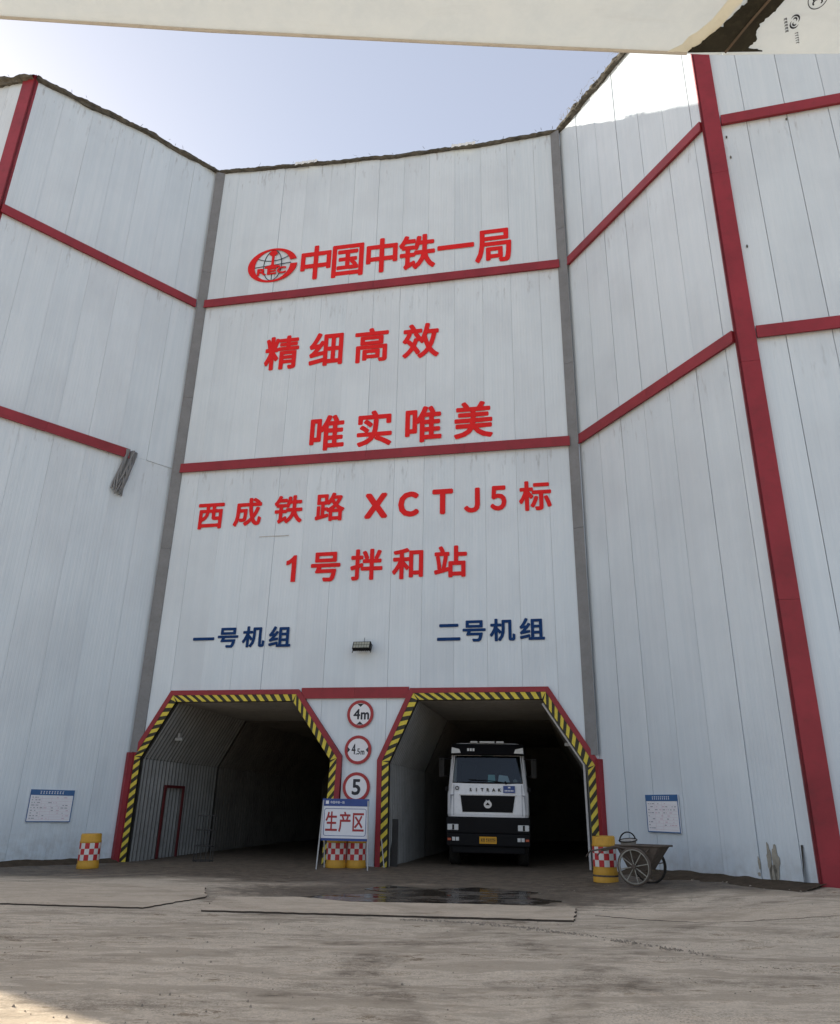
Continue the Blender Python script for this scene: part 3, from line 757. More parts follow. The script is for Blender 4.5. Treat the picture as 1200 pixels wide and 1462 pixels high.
def stripes(path, d0, d1, y, w, pitch=.26, slant=1):
    a, b_ = offset_path(path, d0), offset_path(path, d1)
    for i in range(len(path) - 1):
        P0, P1, Q0, Q1 = Vector(a[i]), Vector(a[i + 1]), Vector(b_[i]), Vector(b_[i + 1])
        m = MB(); m.prism([a[i], a[i + 1], b_[i + 1], b_[i]], y, -.01, 1)
        L = (P1 - P0).length; n = max(3, round(L / pitch)); sh = .55 * slant
        for k in range(-1, n + 1):
            def pt(A, B, t): t = max(0, min(1, t)); return A + (B - A) * t
            t0, t1 = (k + .25) / n, (k + .75) / n
            s0, s1 = t0 + sh / n, t1 + sh / n
            if max(min(t1, 1), min(s1, 1)) <= 0 or min(t0, s0) >= 1: continue
            q = [pt(P0, P1, t0), pt(P0, P1, t1), pt(Q0, Q1, s1), pt(Q0, Q1, s0)]
            if (q[0] - q[1]).length < 1e-4 and (q[2] - q[3]).length < 1e-4: continue
            q2 = [(v.x, v.y) for v in q]; u = [q2[0]]
            for v in q2[1:]:
                if math.hypot(v[0] - u[-1][0], v[1] - u[-1][1]) > 1e-3: u.append(v)
            if len(u) > 2: m.prism(u, y - .003, y + .001, 0)
        m.build('hazard_strip', ['yellow', 'black'], w)
PL = [(0.14, -.15), (0.14, 2.75), (1.12, 4.50), (5.02, 4.50), (6.36, 2.74), (6.28, -.05)]
PR = [(7.70, -.05), (7.66, 2.66), (8.50, 4.50), (12.2, 4.50), (13.40, 2.60), (13.42, .05)]
# path runs left foot -> top -> right foot, so 'left of path' is outside the opening
for P_ in (PL, PR):
    band(P_, .00, .14, -.085, .05, 'bay_border', 'red', W0)
    stripes(P_, -.19, -.003, -.07, W0, .27, -1.3)
# red step posts on the outer sides
for w, u0, u1, zt in ((WL, LL_ - .17, LL_ - .02, 2.85), (WR, .02, .17, 2.75)):
    MB().box(u0, u1, -.16, -.01, -.2, zt).build('bay_post', 'red', w, bevel=.008)

# ------------------------------------------------------------ drive-through bays: corrugated lining
def corr_sheet(p0, p1, v0, v1, parent, mat, pitch=.21, amp=.055, inward=(0, 0), name='corrugated_sheet'):
    """a sheet spanning p0-p1 (local x,z) and running v0-v1 in depth, ribs across the depth"""
    n = int((v1 - v0) / (pitch / 4)); vs_ = []; fs = []
    prof = [0, 1, 1, 0]
    d = Vector((p1[0] - p0[0], p1[1] - p0[1])).normalized(); nn = Vector((-d.y, d.x))
    for i in range(n + 1):
        v = v0 + (v1 - v0) * i / n; o = prof[i % 4] * amp
        vs_ += [(p0[0] + nn.x * o, v, p0[1] + nn.y * o), (p1[0] + nn.x * o, v, p1[1] + nn.y * o)]
    mb = MB()
    for i in range(n): fs.append((2 * i, 2 * i + 1, 2 * i + 3, 2 * i + 2))
    mb.add(vs_, fs); mb.m = [1 if i % 4 in (3, 0) else 0 for i in range(n)]
    return mb.build(name, [mat, 'groove'], parent)
def bay(poly, depth, lit):
    t = empty('bay_lining', (0, 0, 0), parent=bld); t.matrix_world = wall_matrix(CLp, CRp)[0]
    t['label'] = lit
    a = offset_path(poly, -.20)
    a[0] = (a[0][0], -.15); a[-1] = (a[-1][0], -.15)
    for i in range(len(a) - 1):
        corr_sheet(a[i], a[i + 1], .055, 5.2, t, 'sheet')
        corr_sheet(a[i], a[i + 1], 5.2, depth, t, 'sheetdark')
    ob = offset_path(poly, .30)
    m = MB()
    for i in range(len(a) - 1): m.add([(ob[i][0], .115, ob[i][1]), (ob[i + 1][0], .115, ob[i + 1][1]), (ob[i + 1][0], depth + .2, ob[i + 1][1]), (ob[i][0], depth + .2, ob[i][1])], [(0, 1, 2, 3)])
    m.build('light_block_shell', 'sheetdark', t)  # added unseen shell, keeps daylight from leaking through the sheet joints
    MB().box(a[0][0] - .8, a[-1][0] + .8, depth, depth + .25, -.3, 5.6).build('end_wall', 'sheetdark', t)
    # collar closing the gap between lining and wall
    a2 = offset_path(poly, .20)
    for i in range(len(a) - 1):
        MB().prism([a[i], a[i + 1], a2[i + 1], a2[i]], .092, .11).build('collar', 'darkboard', t)
    return t
BL = bay(PL, 17, 'corrugated steel lining of the left bay with a narrow side door')
BR = bay(PR, 17, 'corrugated steel lining of the right bay around the truck')
# side door in the left bay
m = MB(); x = .385
m.box(x, x + .05, 1.45, 1.53, -.1, 1.92); m.box(x, x + .05, 2.62, 2.70, -.1, 1.92); m.box(x, x + .05, 1.45, 2.70, 1.921, 2.0)
m.build('door_frame', 'darkred', BL)
# small bulkhead lamps inside the bays
def bulkhead(name, u, v, z, label):
    o = empty(name); o.matrix_world = W0.matrix_world @ Matrix.Translation((u, v, z)); tag(o, label, 'lamp')
    m = MB(); m.box(-.12, .12, -.04, .04, -.03, .02); m.build('lamp_body', 'steel', o, bevel=.012)
    m = MB(); m.tube([(-.12, -.02, -.045), (.12, -.02, -.045)], .02, 10); m.build('lamp_tube', 'lamp', o)
    m = MB(); m.box(-.03, .03, -.03, .03, .03, .16); m.build('bracket', 'steel', o)
    return o
bulkhead('tube_lamp', .86, 1.1, 3.35, 'small pale tube lamp on the sloping lining inside the left bay')
bulkhead('tube_lamp', 12.75, .7, 3.20, 'small pale lamp under the sloping edge of the right bay')
# a conduit along the right bay edge
m = MB(); m.tube([(12.10, .05, 4.20), (13.12, .05, 2.62), (13.14, .05, .1)], .035, 8); m.build('edge_conduit', 'steel', BR)

# ------------------------------------------------------------ things on the walls
def on_wall(name, w, u, z, y=-.012):
    o = empty(name); o.matrix_world = w.matrix_world @ Matrix.Translation((u, y, z)); return o
def disc(m, r0, r1, y0, y1, mi=0, n=40):
    ring_seg(m, 0, 2 * math.pi, n, r1, r1, r0, r0, 0, y0, y1, mi)
def round_sign(u, z, label):
    o = on_wall('round_road_sign', W0, u, z); tag(o, label, 'road sign', 'round limit signs on the pillar between the bays')
    m = MB(); m.prism([(.37 * math.cos(t), .37 * math.sin(t)) for t in np.linspace(0, 2 * math.pi, 41)[:-1]], -.03, 0); m.build('sign_plate', 'signwhite', o)
    m = MB(); disc(m, .305, .385, -.038, -.002); m.build('red_ring', 'signred', o)
    return o
def sletter(ch, x, z, w, h, mat, o, bold=.03, y=-.030):
    return letter(ch, x, z, w, h, mat, o, name='numeral', y=y, depth=.004, bold=bold, fit=True, em=False)
s = round_sign(6.97, 3.93, 'round red rimmed height limit sign reading 4m, topmost of three')
sletter('4', -.10, 0, .20, .30, 'signblack', s, .05); sletter('m', .14, -.05, .25, .20, 'signblack', s, .05)
for q in (1, -1): MB().prism([(-.10, q * .29), (.10, q * .29), (0, q * .20)], -.034, -.030).build('arrow', 'signblack', s)
s = round_sign(6.95, 2.96, 'round red rimmed width limit sign reading 4.5m, middle of three')
sletter('4', -.125, .02, .12, .30, 'signblack', s, .05); sletter('.', -.045, -.115, .035, .035, 'signblack', s, .02)
sletter('5', .02, -.045, .085, .17, 'signblack', s, .05); sletter('m', .135, -.075, .115, .11, 'signblack', s, .05)
for q in (1, -1): MB().prism([(q * .30, -.08), (q * .30, .08), (q * .225, 0)], -.034, -.030).build('arrow', 'signblack', s)
s = round_sign(6.95, 1.98, 'round red rimmed speed limit sign reading 5, lowest of three')
sletter('5', 0, 0, .25, .44, 'signblack', s, .06)

def notice(w, u0, u1, z0, z1, label, seed):
    rs = random.Random(seed); W_, H_ = u1 - u0, z1 - z0
    o = on_wall('notice_board', w, u0, z0); tag(o, label, 'notice board', 'blue headed notice boards on the side walls')
    MB().box(0, W_, -.03, 0, 0, H_).build('board', 'signwhite', o)
    hd = H_ * .17
    m = MB(); m.box(0, W_, -.034, -.028, H_ - hd, H_ + .004); m.box(0, .022, -.034, -.028, 0, H_ - hd); m.box(W_ - .022, W_, -.034, -.028, 0, H_ - hd); m.box(.022, W_ - .022, -.034, -.028, -.004, .02)
    m.build('blue_border', 'boardblue', o)
    m = MB()
    n = 9
    for k in range(n):
        x = W_ * (.22 + .56 * k / n)
        m.box(x, x + W_ * .028, -.036, -.033, H_ - hd * .72, H_ - hd * .60); m.box(x + .008, x + W_ * .018, -.036, -.033, H_ - hd * .58, H_ - hd * .34); m.box(x, x + W_ * .034, -.036, -.033, H_ - hd * .32, H_ - hd * .24)
    m.build('title_print', 'signwhite', o)
    m = MB()
    for r in range(9):
        z = (H_ - hd) * (.90 - r * .098)
        m.box(.06, W_ - .05, -.0325, -.029, z - .018, z - .014, 1)
        x = .07
        while x < W_ - .12:
            l = rs.uniform(.02, .09)
            if rs.random() < (.85 if x < .25 else .45): m.box(x, x + l, -.033, -.029, z + .004, z + .022, 0 if x < .25 or rs.random() < .4 else 1)
            x += l + rs.uniform(.015, .06)
    for x in (.28, .5): m.box(W_ * x, W_ * x + .004, -.0318, -.029, .05, H_ - hd - .03, 1)
    m.build('table_print', ['greyink', 'pinkink'], o)
    return o
notice(WL, LL_ - 2.67, LL_ - 1.50, .94, 1.75, 'white notice board with blue header on the left angled wall', 3)
notice(WR, 1.72, 2.80, 1.05, 1.86, 'white notice board with blue header above the handcart', 4)

o = on_wall('floodlight', W0, 6.99, 5.72, -.05); tag(o, 'black rectangular floodlight on bracket above the bays', 'floodlight'); o.matrix_world = o.matrix_world @ Matrix.Scale(.88, 4)
m = MB(); m.box(-.30, .30, -.34, -.20, -.15, .13); 
for k in range(9): m.box(-.28 + k * .066, -.262 + k * .066, -.20, -.16, -.14, .12)
fb = m.build('housing', 'truckblack', o, bevel=.006); fb.rotation_euler = (R(-28), 0, 0)
m = MB()
for r in range(2):
    for k in range(6): m.box(-.27 + k * .092, -.19 + k * .092, -.346, -.338, -.125 + r * .125, -.02 + r * .125)
fl = m.build('lens_cell', 'ledglass', o); fl.rotation_euler = (R(-28), 0, 0)
m = MB(); m.tube([(-.31, -.28, -.1), (-.31, -.10, .18), (-.2, -.02, .26), (.2, -.02, .26), (.31, -.10, .18), (.31, -.28, -.1)], .014, 6); m.build('bracket', 'truckblack', o)
m = MB(); m.tube([(0, -.01, .26), (.02, -.01, .45)], .008, 5); m.build('cable', 'truckblack', o)

# ------------------------------------------------------------ anti-collision barrels
def barrel(loc, rz, label, base=False, tilt=0, rr=.255, h=.80):
    o = empty('crash_barrel', loc, rz); tag(o, label, 'barrel', 'yellow barrels with red and white checks')
    o.rotation_euler = (0, tilt, rz)
    z0 = .12 if base else 0
    m = MB(); m.lathe([(rr * 1.02, 0), (rr * 1.05, .02), (rr * 1.04, .1), (rr, .13), (rr, .20), (rr * 1.0, h * .74), (rr * 1.03, h * .75), (rr * 1.03, h * .80), (rr * .99, h * .81), (rr * .97, h * .985), (rr * .93, h)], 36, c=(0, 0, z0), caps=(True, False))
    m.build('drum', 'barrel', o)
    # cut-away top: a scooped lid
    m = MB(); n = 36; vs_ = [(0, 0, z0 + h * 1.02)]
    for k in range(n):
        a = 2 * math.pi * k / n; vs_.append((rr * .935 * math.cos(a), rr * .935 * math.sin(a), z0 + h * (.995 + .022 * math.cos(2 * a))))
    m.add(vs_, [(0, 1 + k, 1 + (k + 1) % n) for k in range(n)], 0, True); m.build('lid', 'barrel', o)
    if base:
        MB().lathe([(rr * 1.06, 0), (rr * 1.06, .13), (rr * .9, .135)], 36).build('base_ring', 'barrel', o)
        MB().lathe([(rr * 1.075, .115), (rr * 1.075, .150)], 36, caps=(False, False)).build('rubber_band', 'rust', o)
    for r in range(3):
        m = MB()
        z = z0 + .19 + r * .135
        for k in range(14):
            a0, a1 = 2 * math.pi * k / 14, 2 * math.pi * (k + 1) / 14
            m.lathe([(rr * 1.012, z - .0), (rr * 1.012, z + .133)], 3, (k + r) % 2, a0=a0, a1=a1)
        m.build('check_band', ['tapered', 'tapewhite'], o)
    return o
barrel((-8.22, 21.25, gz(-8.22, 21.25)), .1, 'checked yellow barrel alone against the left wall', tilt=-.03)
barrel((4.22, 18.40, gz(4.22, 18.4)), .4, 'checked yellow barrel on a base ring beside the handcart', base=True)
barrel((-2.00, 21.70, 0), .2, 'left one of two checked barrels behind the free standing sign')
barrel((-1.49, 21.78, 0), .55, 'right one of two checked barrels behind the free standing sign')

# ------------------------------------------------------------ free-standing sign
o = empty('standing_sign', (-1.76, 21.05, 0), -math.atan2(.2, .98) * .5); tag(o, 'white and blue standing sign with red text between the bays', 'sign')
bw = .60
bd = empty('x'); bpy.data.objects.remove(bd)
m = MB(); m.box(-bw, bw, -.03, 0, .72, 1.48); bo = m.build('sign_board', 'signwhite', o)
MB().box(-bw - .005, bw + .005, -.036, .005, 1.482, 1.66).build('blue_header', 'signblue', o)
MB().box(-bw - .004, bw + .004, -.034, .003, .66, .718).build('blue_foot', 'signblue', o)
m = MB()
x0, x1, z0, z1, r_ = -bw + .06, bw - .06, .78, 1.42, .05
rp_ = []
for cx_, cz_, a in ((x1 - r_, z1 - r_, 0), (x0 + r_, z1 - r_, 90), (x0 + r_, z0 + r_, 180), (x1 - r_, z0 + r_, 270)):
    for k in range(5): rp_.append((cx_ + r_ * math.cos(R(a + k * 22.5)), cz_ + r_ * math.sin(R(a + k * 22.5))))
line2(m, rp_ + [rp_[0]], .012, -.0335); m.v = [(x, y if y < -.03 else -.030, z) for x, y, z in m.v]
m.build('border_line', 'signblue', o)
for ch, x in (('生', -.35), ('产', 0), ('区', .34)): letter(ch, x, 1.10, .27, .44, 'signred', o, y=-.033, depth=.005, bold=.030)
m = MB(); m.box(-bw + .08, -bw + .16, -.040, -.036, 1.53, 1.61); m.build('header_mark', 'signwhite', o)
for k, ch in enumerate('中国中铁一局'): letter(ch, -bw + .23 + k * .062, 1.57, .052, .06, 'signwhite', o, y=-.037, depth=.003, bold=.01)
for sx_ in (-1, 1):
    m = MB(); m.tube([(sx_ * (bw - .02), -.03, 1.62), (sx_ * (bw + .05), -.13, 0)], .018, 8); m.build('leg', 'steel', o)
    m = MB(); m.tube([(sx_ * (bw - .03), .03, 1.60), (sx_ * (bw - .04), .42, .01)], .016, 8); m.build('leg', 'steel', o)

# dark board and pole leaning in the right bay
o = empty('leaning_board', (-.62, 22.45, 0), -.25); tag(o, 'dark sheet of board leaning just inside the right bay', 'board')
m = MB(); m.add([(-.17, 0, 0), (.22, -.05, 0), (.15, .16, 1.18), (-.22, .18, 1.18), (-.17, .03, 0), (.22, -.02, 0), (.15, .19, 1.18), (-.22, .21, 1.18)],
                [(0, 1, 2, 3), (7, 6, 5, 4), (0, 4, 5, 1), (1, 5, 6, 2), (2, 6, 7, 3), (3, 7, 4, 0)])
m.build('sheet', 'darkboard', o); MB().box(-.2, .2, -.06, .04, -.01, .03).build('foot_batten', 'darkboard', o)
m = MB(); m.tube([(-.93, 22.2, 1.22), (-.76, 21.95, 0)], .016, 8)
tag(m.build('leaning_pole', 'steel'), 'thin pale pole leaning on the jamb of the right bay', 'pole')
# dim mesh basket in the left bay mouth
o = empty('wire_basket', (-5.75, 22.9, 0), 0); tag(o, 'dim tall wire basket standing inside the left bay near its side door', 'basket')
for nm, rng in (('upright', [0]),):
    for k in range(12):
        a = 2 * math.pi * k / 12; m = MB(); m.tube([(.26 * math.cos(a), .26 * math.sin(a), 0), (.26 * math.cos(a), .26 * math.sin(a), 1.18)], .010, 5); m.build('upright', 'darkboard', o)
for z in (.03, .4, .8, 1.17):
    m = MB(); m.tube([(.265 * math.cos(t), .265 * math.sin(t), z) for t in np.linspace(0, 2 * math.pi, 25)], .012, 5); m.build('hoop', 'darkboard', o)

# ------------------------------------------------------------ truck
TR = empty('mixer_truck', (2.06, 22.85, 0), math.atan2(E0.y, E0.x) * .55); TR.scale = (.955, .935, .965)
tag(TR, 'white cab heavy truck with black grille parked in the right bay', 'truck')
def cab_shell():
    # sections (z, half width, front y)
    S = [(1.32, 1.19, .02), (1.40, 1.21, 0.0), (1.95, 1.21, 0.0), (2.24, 1.17, .03), (3.02, 1.11, .22), (3.32, 1.07, .34), (3.40, .98, .48)]
    m = MB(); vs_ = []; k = 0; ring = []
    for z, w, y in S:
        row = [(-w, 2.1, z), (-w, y + .35, z), (-w + .03, y + .14, z), (-w + .13, y + .03, z), (-w + .35, y, z), (0, y - .02, z), (w - .35, y, z), (w - .13, y + .03, z), (w - .03, y + .14, z), (w, y + .35, z), (w, 2.1, z)]
        vs_ += row; k = len(row)
    fs = []; mi = []
    for i in range(len(S) - 1):
        for j in range(k - 1):
            if i == 3 and 3 <= j <= 6: continue     # windscreen opening
            if i == 3 and j in (0, 9): continue     # side windows
            fs.append((i * k + j, i * k + j + 1, (i + 1) * k + j + 1, (i + 1) * k + j))
    n = len(S)
    fs.append(tuple((n - 1) * k + j for j in range(k)))
    fs.append(tuple(range(k - 1, -1, -1)))
    for i in range(n - 1): fs.append((i * k, (i + 1) * k, (i + 1) * k + k - 1, i * k + k - 1))
    return m.add(vs_, fs, 0, False)
cab = cab_shell().build('cab', 'truckwhite', TR)
# windscreen pane and dark seal
def wy(z): return .03 + (z - 2.24) / .78 * .19
m = MB(); cols = [(-1.04, .10), (-.82, .03), (0, -.012), (.82, .03), (1.04, .10)]
vs_ = []
for z, s in ((2.26, 1.0), (3.04, .965)):
    for x, y in cols: vs_.append((x * s, wy(z) + y - .012, z))
m.add(vs_, [(j, j + 1, 6 + j, 5 + j) for j in range(4)], 0, True); m.build('windscreen', 'glass', TR)
m = MB()
def edge_pts(z, s, lo=0, hi=5): return [(x * s, wy(z) + y - .018, z) for x, y in cols[lo:hi]]
m.tube(edge_pts(2.25, 1.01) + [], .022, 6); m.tube([edge_pts(2.25, 1.01)[0], edge_pts(3.04, .97)[0]], .022, 6); m.tube([edge_pts(2.25, 1.01)[-1], edge_pts(3.04, .97)[-1]], .022, 6)
m.build('windscreen_seal', 'truckblack', TR)
for s_ in (-1, 1):
    m = MB(); x = s_ * 1.175; m.add([(x, .42, 2.26), (x, 1.4, 2.26), (x - s_ * .05, 1.4, 3.0), (x - s_ * .05, .58, 3.0)], [(0, 1, 2, 3)]); m.build('side_window', 'glass', TR)
# sun visor with corner lamps and roof markers
m = MB(); vs_ = []
for z, s, dy in ((3.03, 1.0, -.13), (3.06, 1.03, -.16), (3.33, 1.0, .02), (3.37, .97, .10)):
    for x, y in ((-1.10, .12), (-.85, .02), (0, -.03), (.85, .02), (1.10, .12)): vs_.append((x * s, .22 + y + dy, z))
m.add(vs_, [(i * 5 + j, i * 5 + j + 1, i * 5 + 6 + j, i * 5 + 5 + j) for i in range(3) for j in range(4)] + [(4, 3, 2, 1, 0), (15, 16, 17, 18, 19)], 0, False)
m.build('sun_visor', 'truckblack', TR)
for s_ in (-1, 1):
    m = MB(); m.prism([(s_ * 1.08, 3.08), (s_ * .80, 3.09), (s_ * .84, 3.20), (s_ * 1.07, 3.25)], .075, .14); m.build('corner_lamp', 'lamp', TR)
    vsx = [(-.36, -.14), (-.10, .16), (.20, .40)]
for x0, x1 in ((-.52, -.30), (-.24, .22), (.27, .50)):
    MB().box(x0, x1, .36, .48, 3.40, 3.455).build('roof_marker_lamp', 'lamp', TR, bevel=.012)
for k, x in enumerate((-.60, -.52, -.44)): MB().box(x, x + .06, .015, .06, 3.14, 3.22).build('visor_mark', 'lamp', TR)
# grille and emblem
m = MB(); m.prism([(-.80, 1.90), (.80, 1.90), (.72, 1.45), (-.74, 1.45)], -.025, .03); gr = m.build('grille', 'truckblack', TR)
for k in range(4):
    z = 1.52 + k * .10; MB().box(-.70, .70, -.040, -.027, z, z + .022).build('grille_slat', 'truckblack', gr)
MB().box(-.84, .84, -.045, -.026, 1.905, 1.93).build('trim_bar', 'chrome', TR)
m = MB(); m.prism([(.115 * math.cos(t), 1.66 + .105 * math.sin(t)) for t in np.linspace(0, 2 * math.pi, 25)[:-1]], -.058, -.028); em_ = m.build('emblem', 'chrome', TR)
MB().prism([(-.085, 1.70), (-.045, 1.79), (0, 1.745), (.045, 1.79), (.085, 1.70)], -.066, -.059).build('emblem_peak', 'chrome', em_)
MB().prism([(-.07, 1.64), (0, 1.72), (.07, 1.64)], -.0665, -.0585).build('emblem_inset', 'truckblack', em_)
for k, ch in enumerate('SITRAK'):
    letter(ch, -.50 + k * .17, 2.06, .10, .085, 'black', TR, name='letter', y=-.028, depth=.02, bold=.05, fit='h', em=False)
m = MB(); ring_seg(m, 0, 2 * math.pi, 20, .055, .055, .038, .038, 0, -.03, 0); m.v = [(x - .90, y, z + 2.10) for x, y, z in m.v]; m.build('round_badge', 'truckblack', TR)
sk = MB().box(.46, .80, -.045, -.03, 1.985, 2.175).build('blue_permit', 'signblue', TR)
MB().box(.60, .67, -.048, -.046, 2.11, 2.15).build('permit_print', 'signwhite', sk); 
m = MB(); [m.box(.50 + k * .045, .53 + k * .045, -.048, -.046, 2.02, 2.06) for k in range(6)]; m.build('permit_print', 'signwhite', sk)
# panel seams and side deflectors
for s_ in (-1, 1):
    MB().box(s_ * 1.0 - .006, s_ * 1.0 + .006, -.004, .02, 1.36, 2.2).build('panel_seam', 'greyink', TR)
    MB().prism([(s_ * 1.10, 1.92), (s_ * .98, 1.92), (s_ * 1.06, 1.88), (s_ * 1.09, 1.52)], -.012, .02).build('air_slot', 'greyink', TR)
# bumper, lamps, plate
m = MB(); m.box(-1.22, 1.22, -.06, .5, .88, 1.30); m.box(-1.20, 1.20, -.10, .5, .55, .875); m.box(-1.05, 1.05, -.02, .5, .36, .545)
m.build('bumper', 'truckblack', TR, bevel=.03)
for s_ in (-1, 1):
    x0, x1 = sorted((s_ * 1.18, s_ * .86))
    hl = MB().box(x0, x1, -.075, .0, .96, 1.12).build('headlight', 'lamp', TR, bevel=.015)
    MB().box(x0 + .14, x1 - .14 + .02, -.080, -.076, .97, 1.11).build('lamp_divider', 'truckblack', hl)
    x0, x1 = sorted((s_ * 1.04, s_ * .84)); fg = MB().box(x0, x1, -.115, .0, .68, .78).build('fog_light', 'lamp', TR, bevel=.01)
    MB().box(x0 + .09, x0 + .11, -.12, -.116, .68, .78).build('lamp_divider', 'truckblack', fg)
    x0, x1 = sorted((s_ * 1.17, s_ * 1.07)); MB().box(x0, x1, -.112, .0, .69, .75).build('side_marker', 'amber', TR)
    # mirrors
    m = MB(); m.box(s_ * 1.38 - .08, s_ * 1.38 + .08, .16, .24, 2.40, 2.95); mr = m.build('mirror', 'tyre', TR, bevel=.03)
    m = MB(); m.tube([(s_ * 1.10, .35, 2.95), (s_ * 1.40, .15, 2.9)], .02, 6); m.tube([(s_ * 1.17, .35, 2.45), (s_ * 1.38, .2, 2.45)], .02, 6); m.build('mirror_arm', 'truckblack', mr)
    m = MB(); m.box(s_ * 1.22 - .04, s_ * 1.22 + .04, .06, .24, 2.02, 2.14); m.build('corner_step', 'truckblack', TR)
pl = MB().box(-.25, .24, -.125, -.105, .62, .80).build('number_plate', 'plate', TR)
m = MB()
for k, ch in enumerate('A5A675'):
    pass
for k, (x, wd) in enumerate(((-.21, .055), (-.14, .05), (-.06, .045), (.0, .045), (.06, .045), (.12, .045), (.175, .04))):
    m.box(x, x + wd * .25, -.128, -.124, .65, .77); m.box(x + wd * .6, x + wd * .85, -.128, -.124, .65, .77); m.box(x, x + wd * .85, -.1285, -.1245, .70 + .01 * (k % 3), .725 + .01 * (k % 3))
m.build('plate_characters', 'black', pl)
# wiper and things on the dashboard
m = MB(); m.tube([(.45, -.01, 2.27), (.10, .01, 2.31), (-.55, .02, 2.34)], .012, 5); m.tube([(.55, -.02, 2.22), (.52, -.02, 2.30)], .03, 6); m.build('wiper', 'truckblack', TR)
MB().box(-1.0, 1.0, .30, .80, 2.15, 2.28).build('dashboard', 'truckblack', TR)
o = MB().add([(0, .38, 2.29), (.23, .38, 2.29), (.21, .50, 2.50), (.01, .50, 2.50)], [(0, 1, 2, 3)]).build('green_document', 'papergreen', TR)
o = MB().add([(.30, .36, 2.29), (.66, .36, 2.29), (.60, .50, 2.47), (.34, .52, 2.50)], [(0, 1, 2, 3)]).build('dashboard_paper', 'paper', TR)
o = MB().lathe([(.0, 0), (.07, .0), (.06, .06), (.0, .10)], 12, c=(.82, .40, 2.29), caps=(False, False)).build('dashboard_ornament', 'bucket', TR)
MB().box(-1.0, 1.0, 1.45, 1.5, 1.4, 3.1).build('cab_dark_panel', 'truckblack', TR)  # dark panel added to keep the cab dim behind the windscreen
MB().box(-1.02, 1.02, .45, 1.5, 3.12, 3.16).build('headliner', 'truckblack', TR)
# seats, chassis, wheels, drum body behind
for s_ in (-1, 1):
    MB().box(s_ * .6 - .25, s_ * .6 + .25, 1.2, 1.35, 1.9, 2.85).build('seat', 'truckblack', TR, bevel=.04)
MB().box(-.42, .42, .5, 8.6, .75, 1.05).build('chassis', 'truckblack', TR)
def wheel(x, y):
    w = MB(); prof = [(.28, -.15), (.49, -.15), (.52, -.11), (.52, .11), (.49, .15), (.28, .15)]
    w.lathe(prof, 28, caps=(False, False)); w.v = [(z_, x_, y_) for x_, y_, z_ in w.v]
    w.v = [(a + x, b_ + y, c_ + .52) for a, b_, c_ in w.v]; t = w.build('wheel', 'tyre', TR)
    h = MB(); h.lathe([(.0, -.05), (.12, -.14), (.2, -.06), (.28, -.10)], 20, caps=(False, False)); h.v = [(z_ + x, x_ + y, y_ + .52) for x_, y_, z_ in h.v]; h.build('rim', 'steel', t)
for s_ in (-1, 1):
    for y in (1.15, 2.95, 6.2, 7.55): wheel(s_ * 1.02, y)
    MB().box(s_ * 1.02 - .2, s_ * 1.02 + .2, .55, 1.85, 1.10, 1.28).build('mudguard', 'truckblack', TR)
m = MB(); m.lathe([(.3, 0), (.85, .5), (1.12, 1.6), (1.15, 2.8), (.8, 4.2), (.45, 5.0)], 28)
m.v = [(x, z * .985 - y * .17 + 2.9, 2.05 + y * .985 * .95 + z * .17 - .2) for x, y, z in m.v]; m.build('mixing_drum', 'truckwhite', TR)
MB().box(-1.0, 1.0, 2.2, 2.5, 1.05, 2.6).build('drum_stand', 'truckblack', TR)

# ------------------------------------------------------------ handcart
cz = gz(4.72, 17.3)
CT = empty('handcart', (4.74, 17.32, cz), math.atan2(-.62, .78)); tag(CT, 'rusty two wheeled handcart leaning its handles by the right barrel', 'handcart')
def cart_wheel(y, mt):
    rw = .36
    def turn(m): m.v = [(x, z + y, yy + rw) for x, yy, z in m.v]; return m
    m = MB(); 
    prof = [(rw - .035, -.024), (rw - .008, -.026), (rw, -.012), (rw, .012), (rw - .008, .026), (rw - .035, .024)]
    m.lathe(prof, 36, caps=(False, False)); turn(m); w = m.build('wheel', 'tyre' if mt else 'rust', CT)
    m = MB(); m.lathe([(rw - .055, -.018), (rw - .034, -.024), (rw - .034, .024), (rw - .055, .018), (rw - .055, -.018)], 36, caps=(False, False)); turn(m); m.build('rim', 'rim' if mt == 0 else 'rust', w)
    for k in range(8):
        a = math.pi * 2 * k / 8 + .2
        m = MB(); m.tube([(.03 * math.cos(a), .03 * math.sin(a), 0), ((rw - .045) * math.cos(a), (rw - .045) * math.sin(a), 0)], .011, 6); turn(m); m.build('spoke', 'rim' if mt == 0 else 'rust', w)
    m = MB(); m.lathe([(.045, -.05), (.05, -.03), (.05, .03), (.045, .05)], 14); turn(m); m.build('hub', 'rust', w)
cart_wheel(-.40, 0); cart_wheel(.40, 1)
m = MB(); m.tube([(0, -.44, .36), (0, .44, .36)], .018, 8); m.build('axle', 'rust', CT)
# tipping tub: flared open hopper
def tub():
    rim = [(-.42, -.30), (.50, -.30), (.50, .30), (-.42, .30)]; bot = [(-.22, -.19), (.20, -.19), (.20, .19), (-.22, .19)]
    vs_ = [(x, y, .74) for x, y in rim] + [(x, y, .30) for x, y in bot] + [(x * .965, y * .95, .74) for x, y in rim] + [(x * .93, y * .92, .325) for x, y in bot]
    fs = [(4, 5, 6, 7)[::-1], (12, 13, 14, 15)]
    for i in range(4):
        j = (i + 1) % 4; fs += [(i, i + 4, j + 4, j)[::-1], (8 + i, 8 + j, 12 + j, 12 + i), (i, j, 8 + j, 8 + i)]
    return MB().add(vs_, fs)
tub().build('tub', 'rust', CT)
m = MB(); m.tube([(-.43, -.31, .745), (.56, -.31, .755), (.60, 0, .765), (.56, .31, .755), (-.43, .31, .745)], .020, 8); m.build('tub_rim', 'rust', CT)
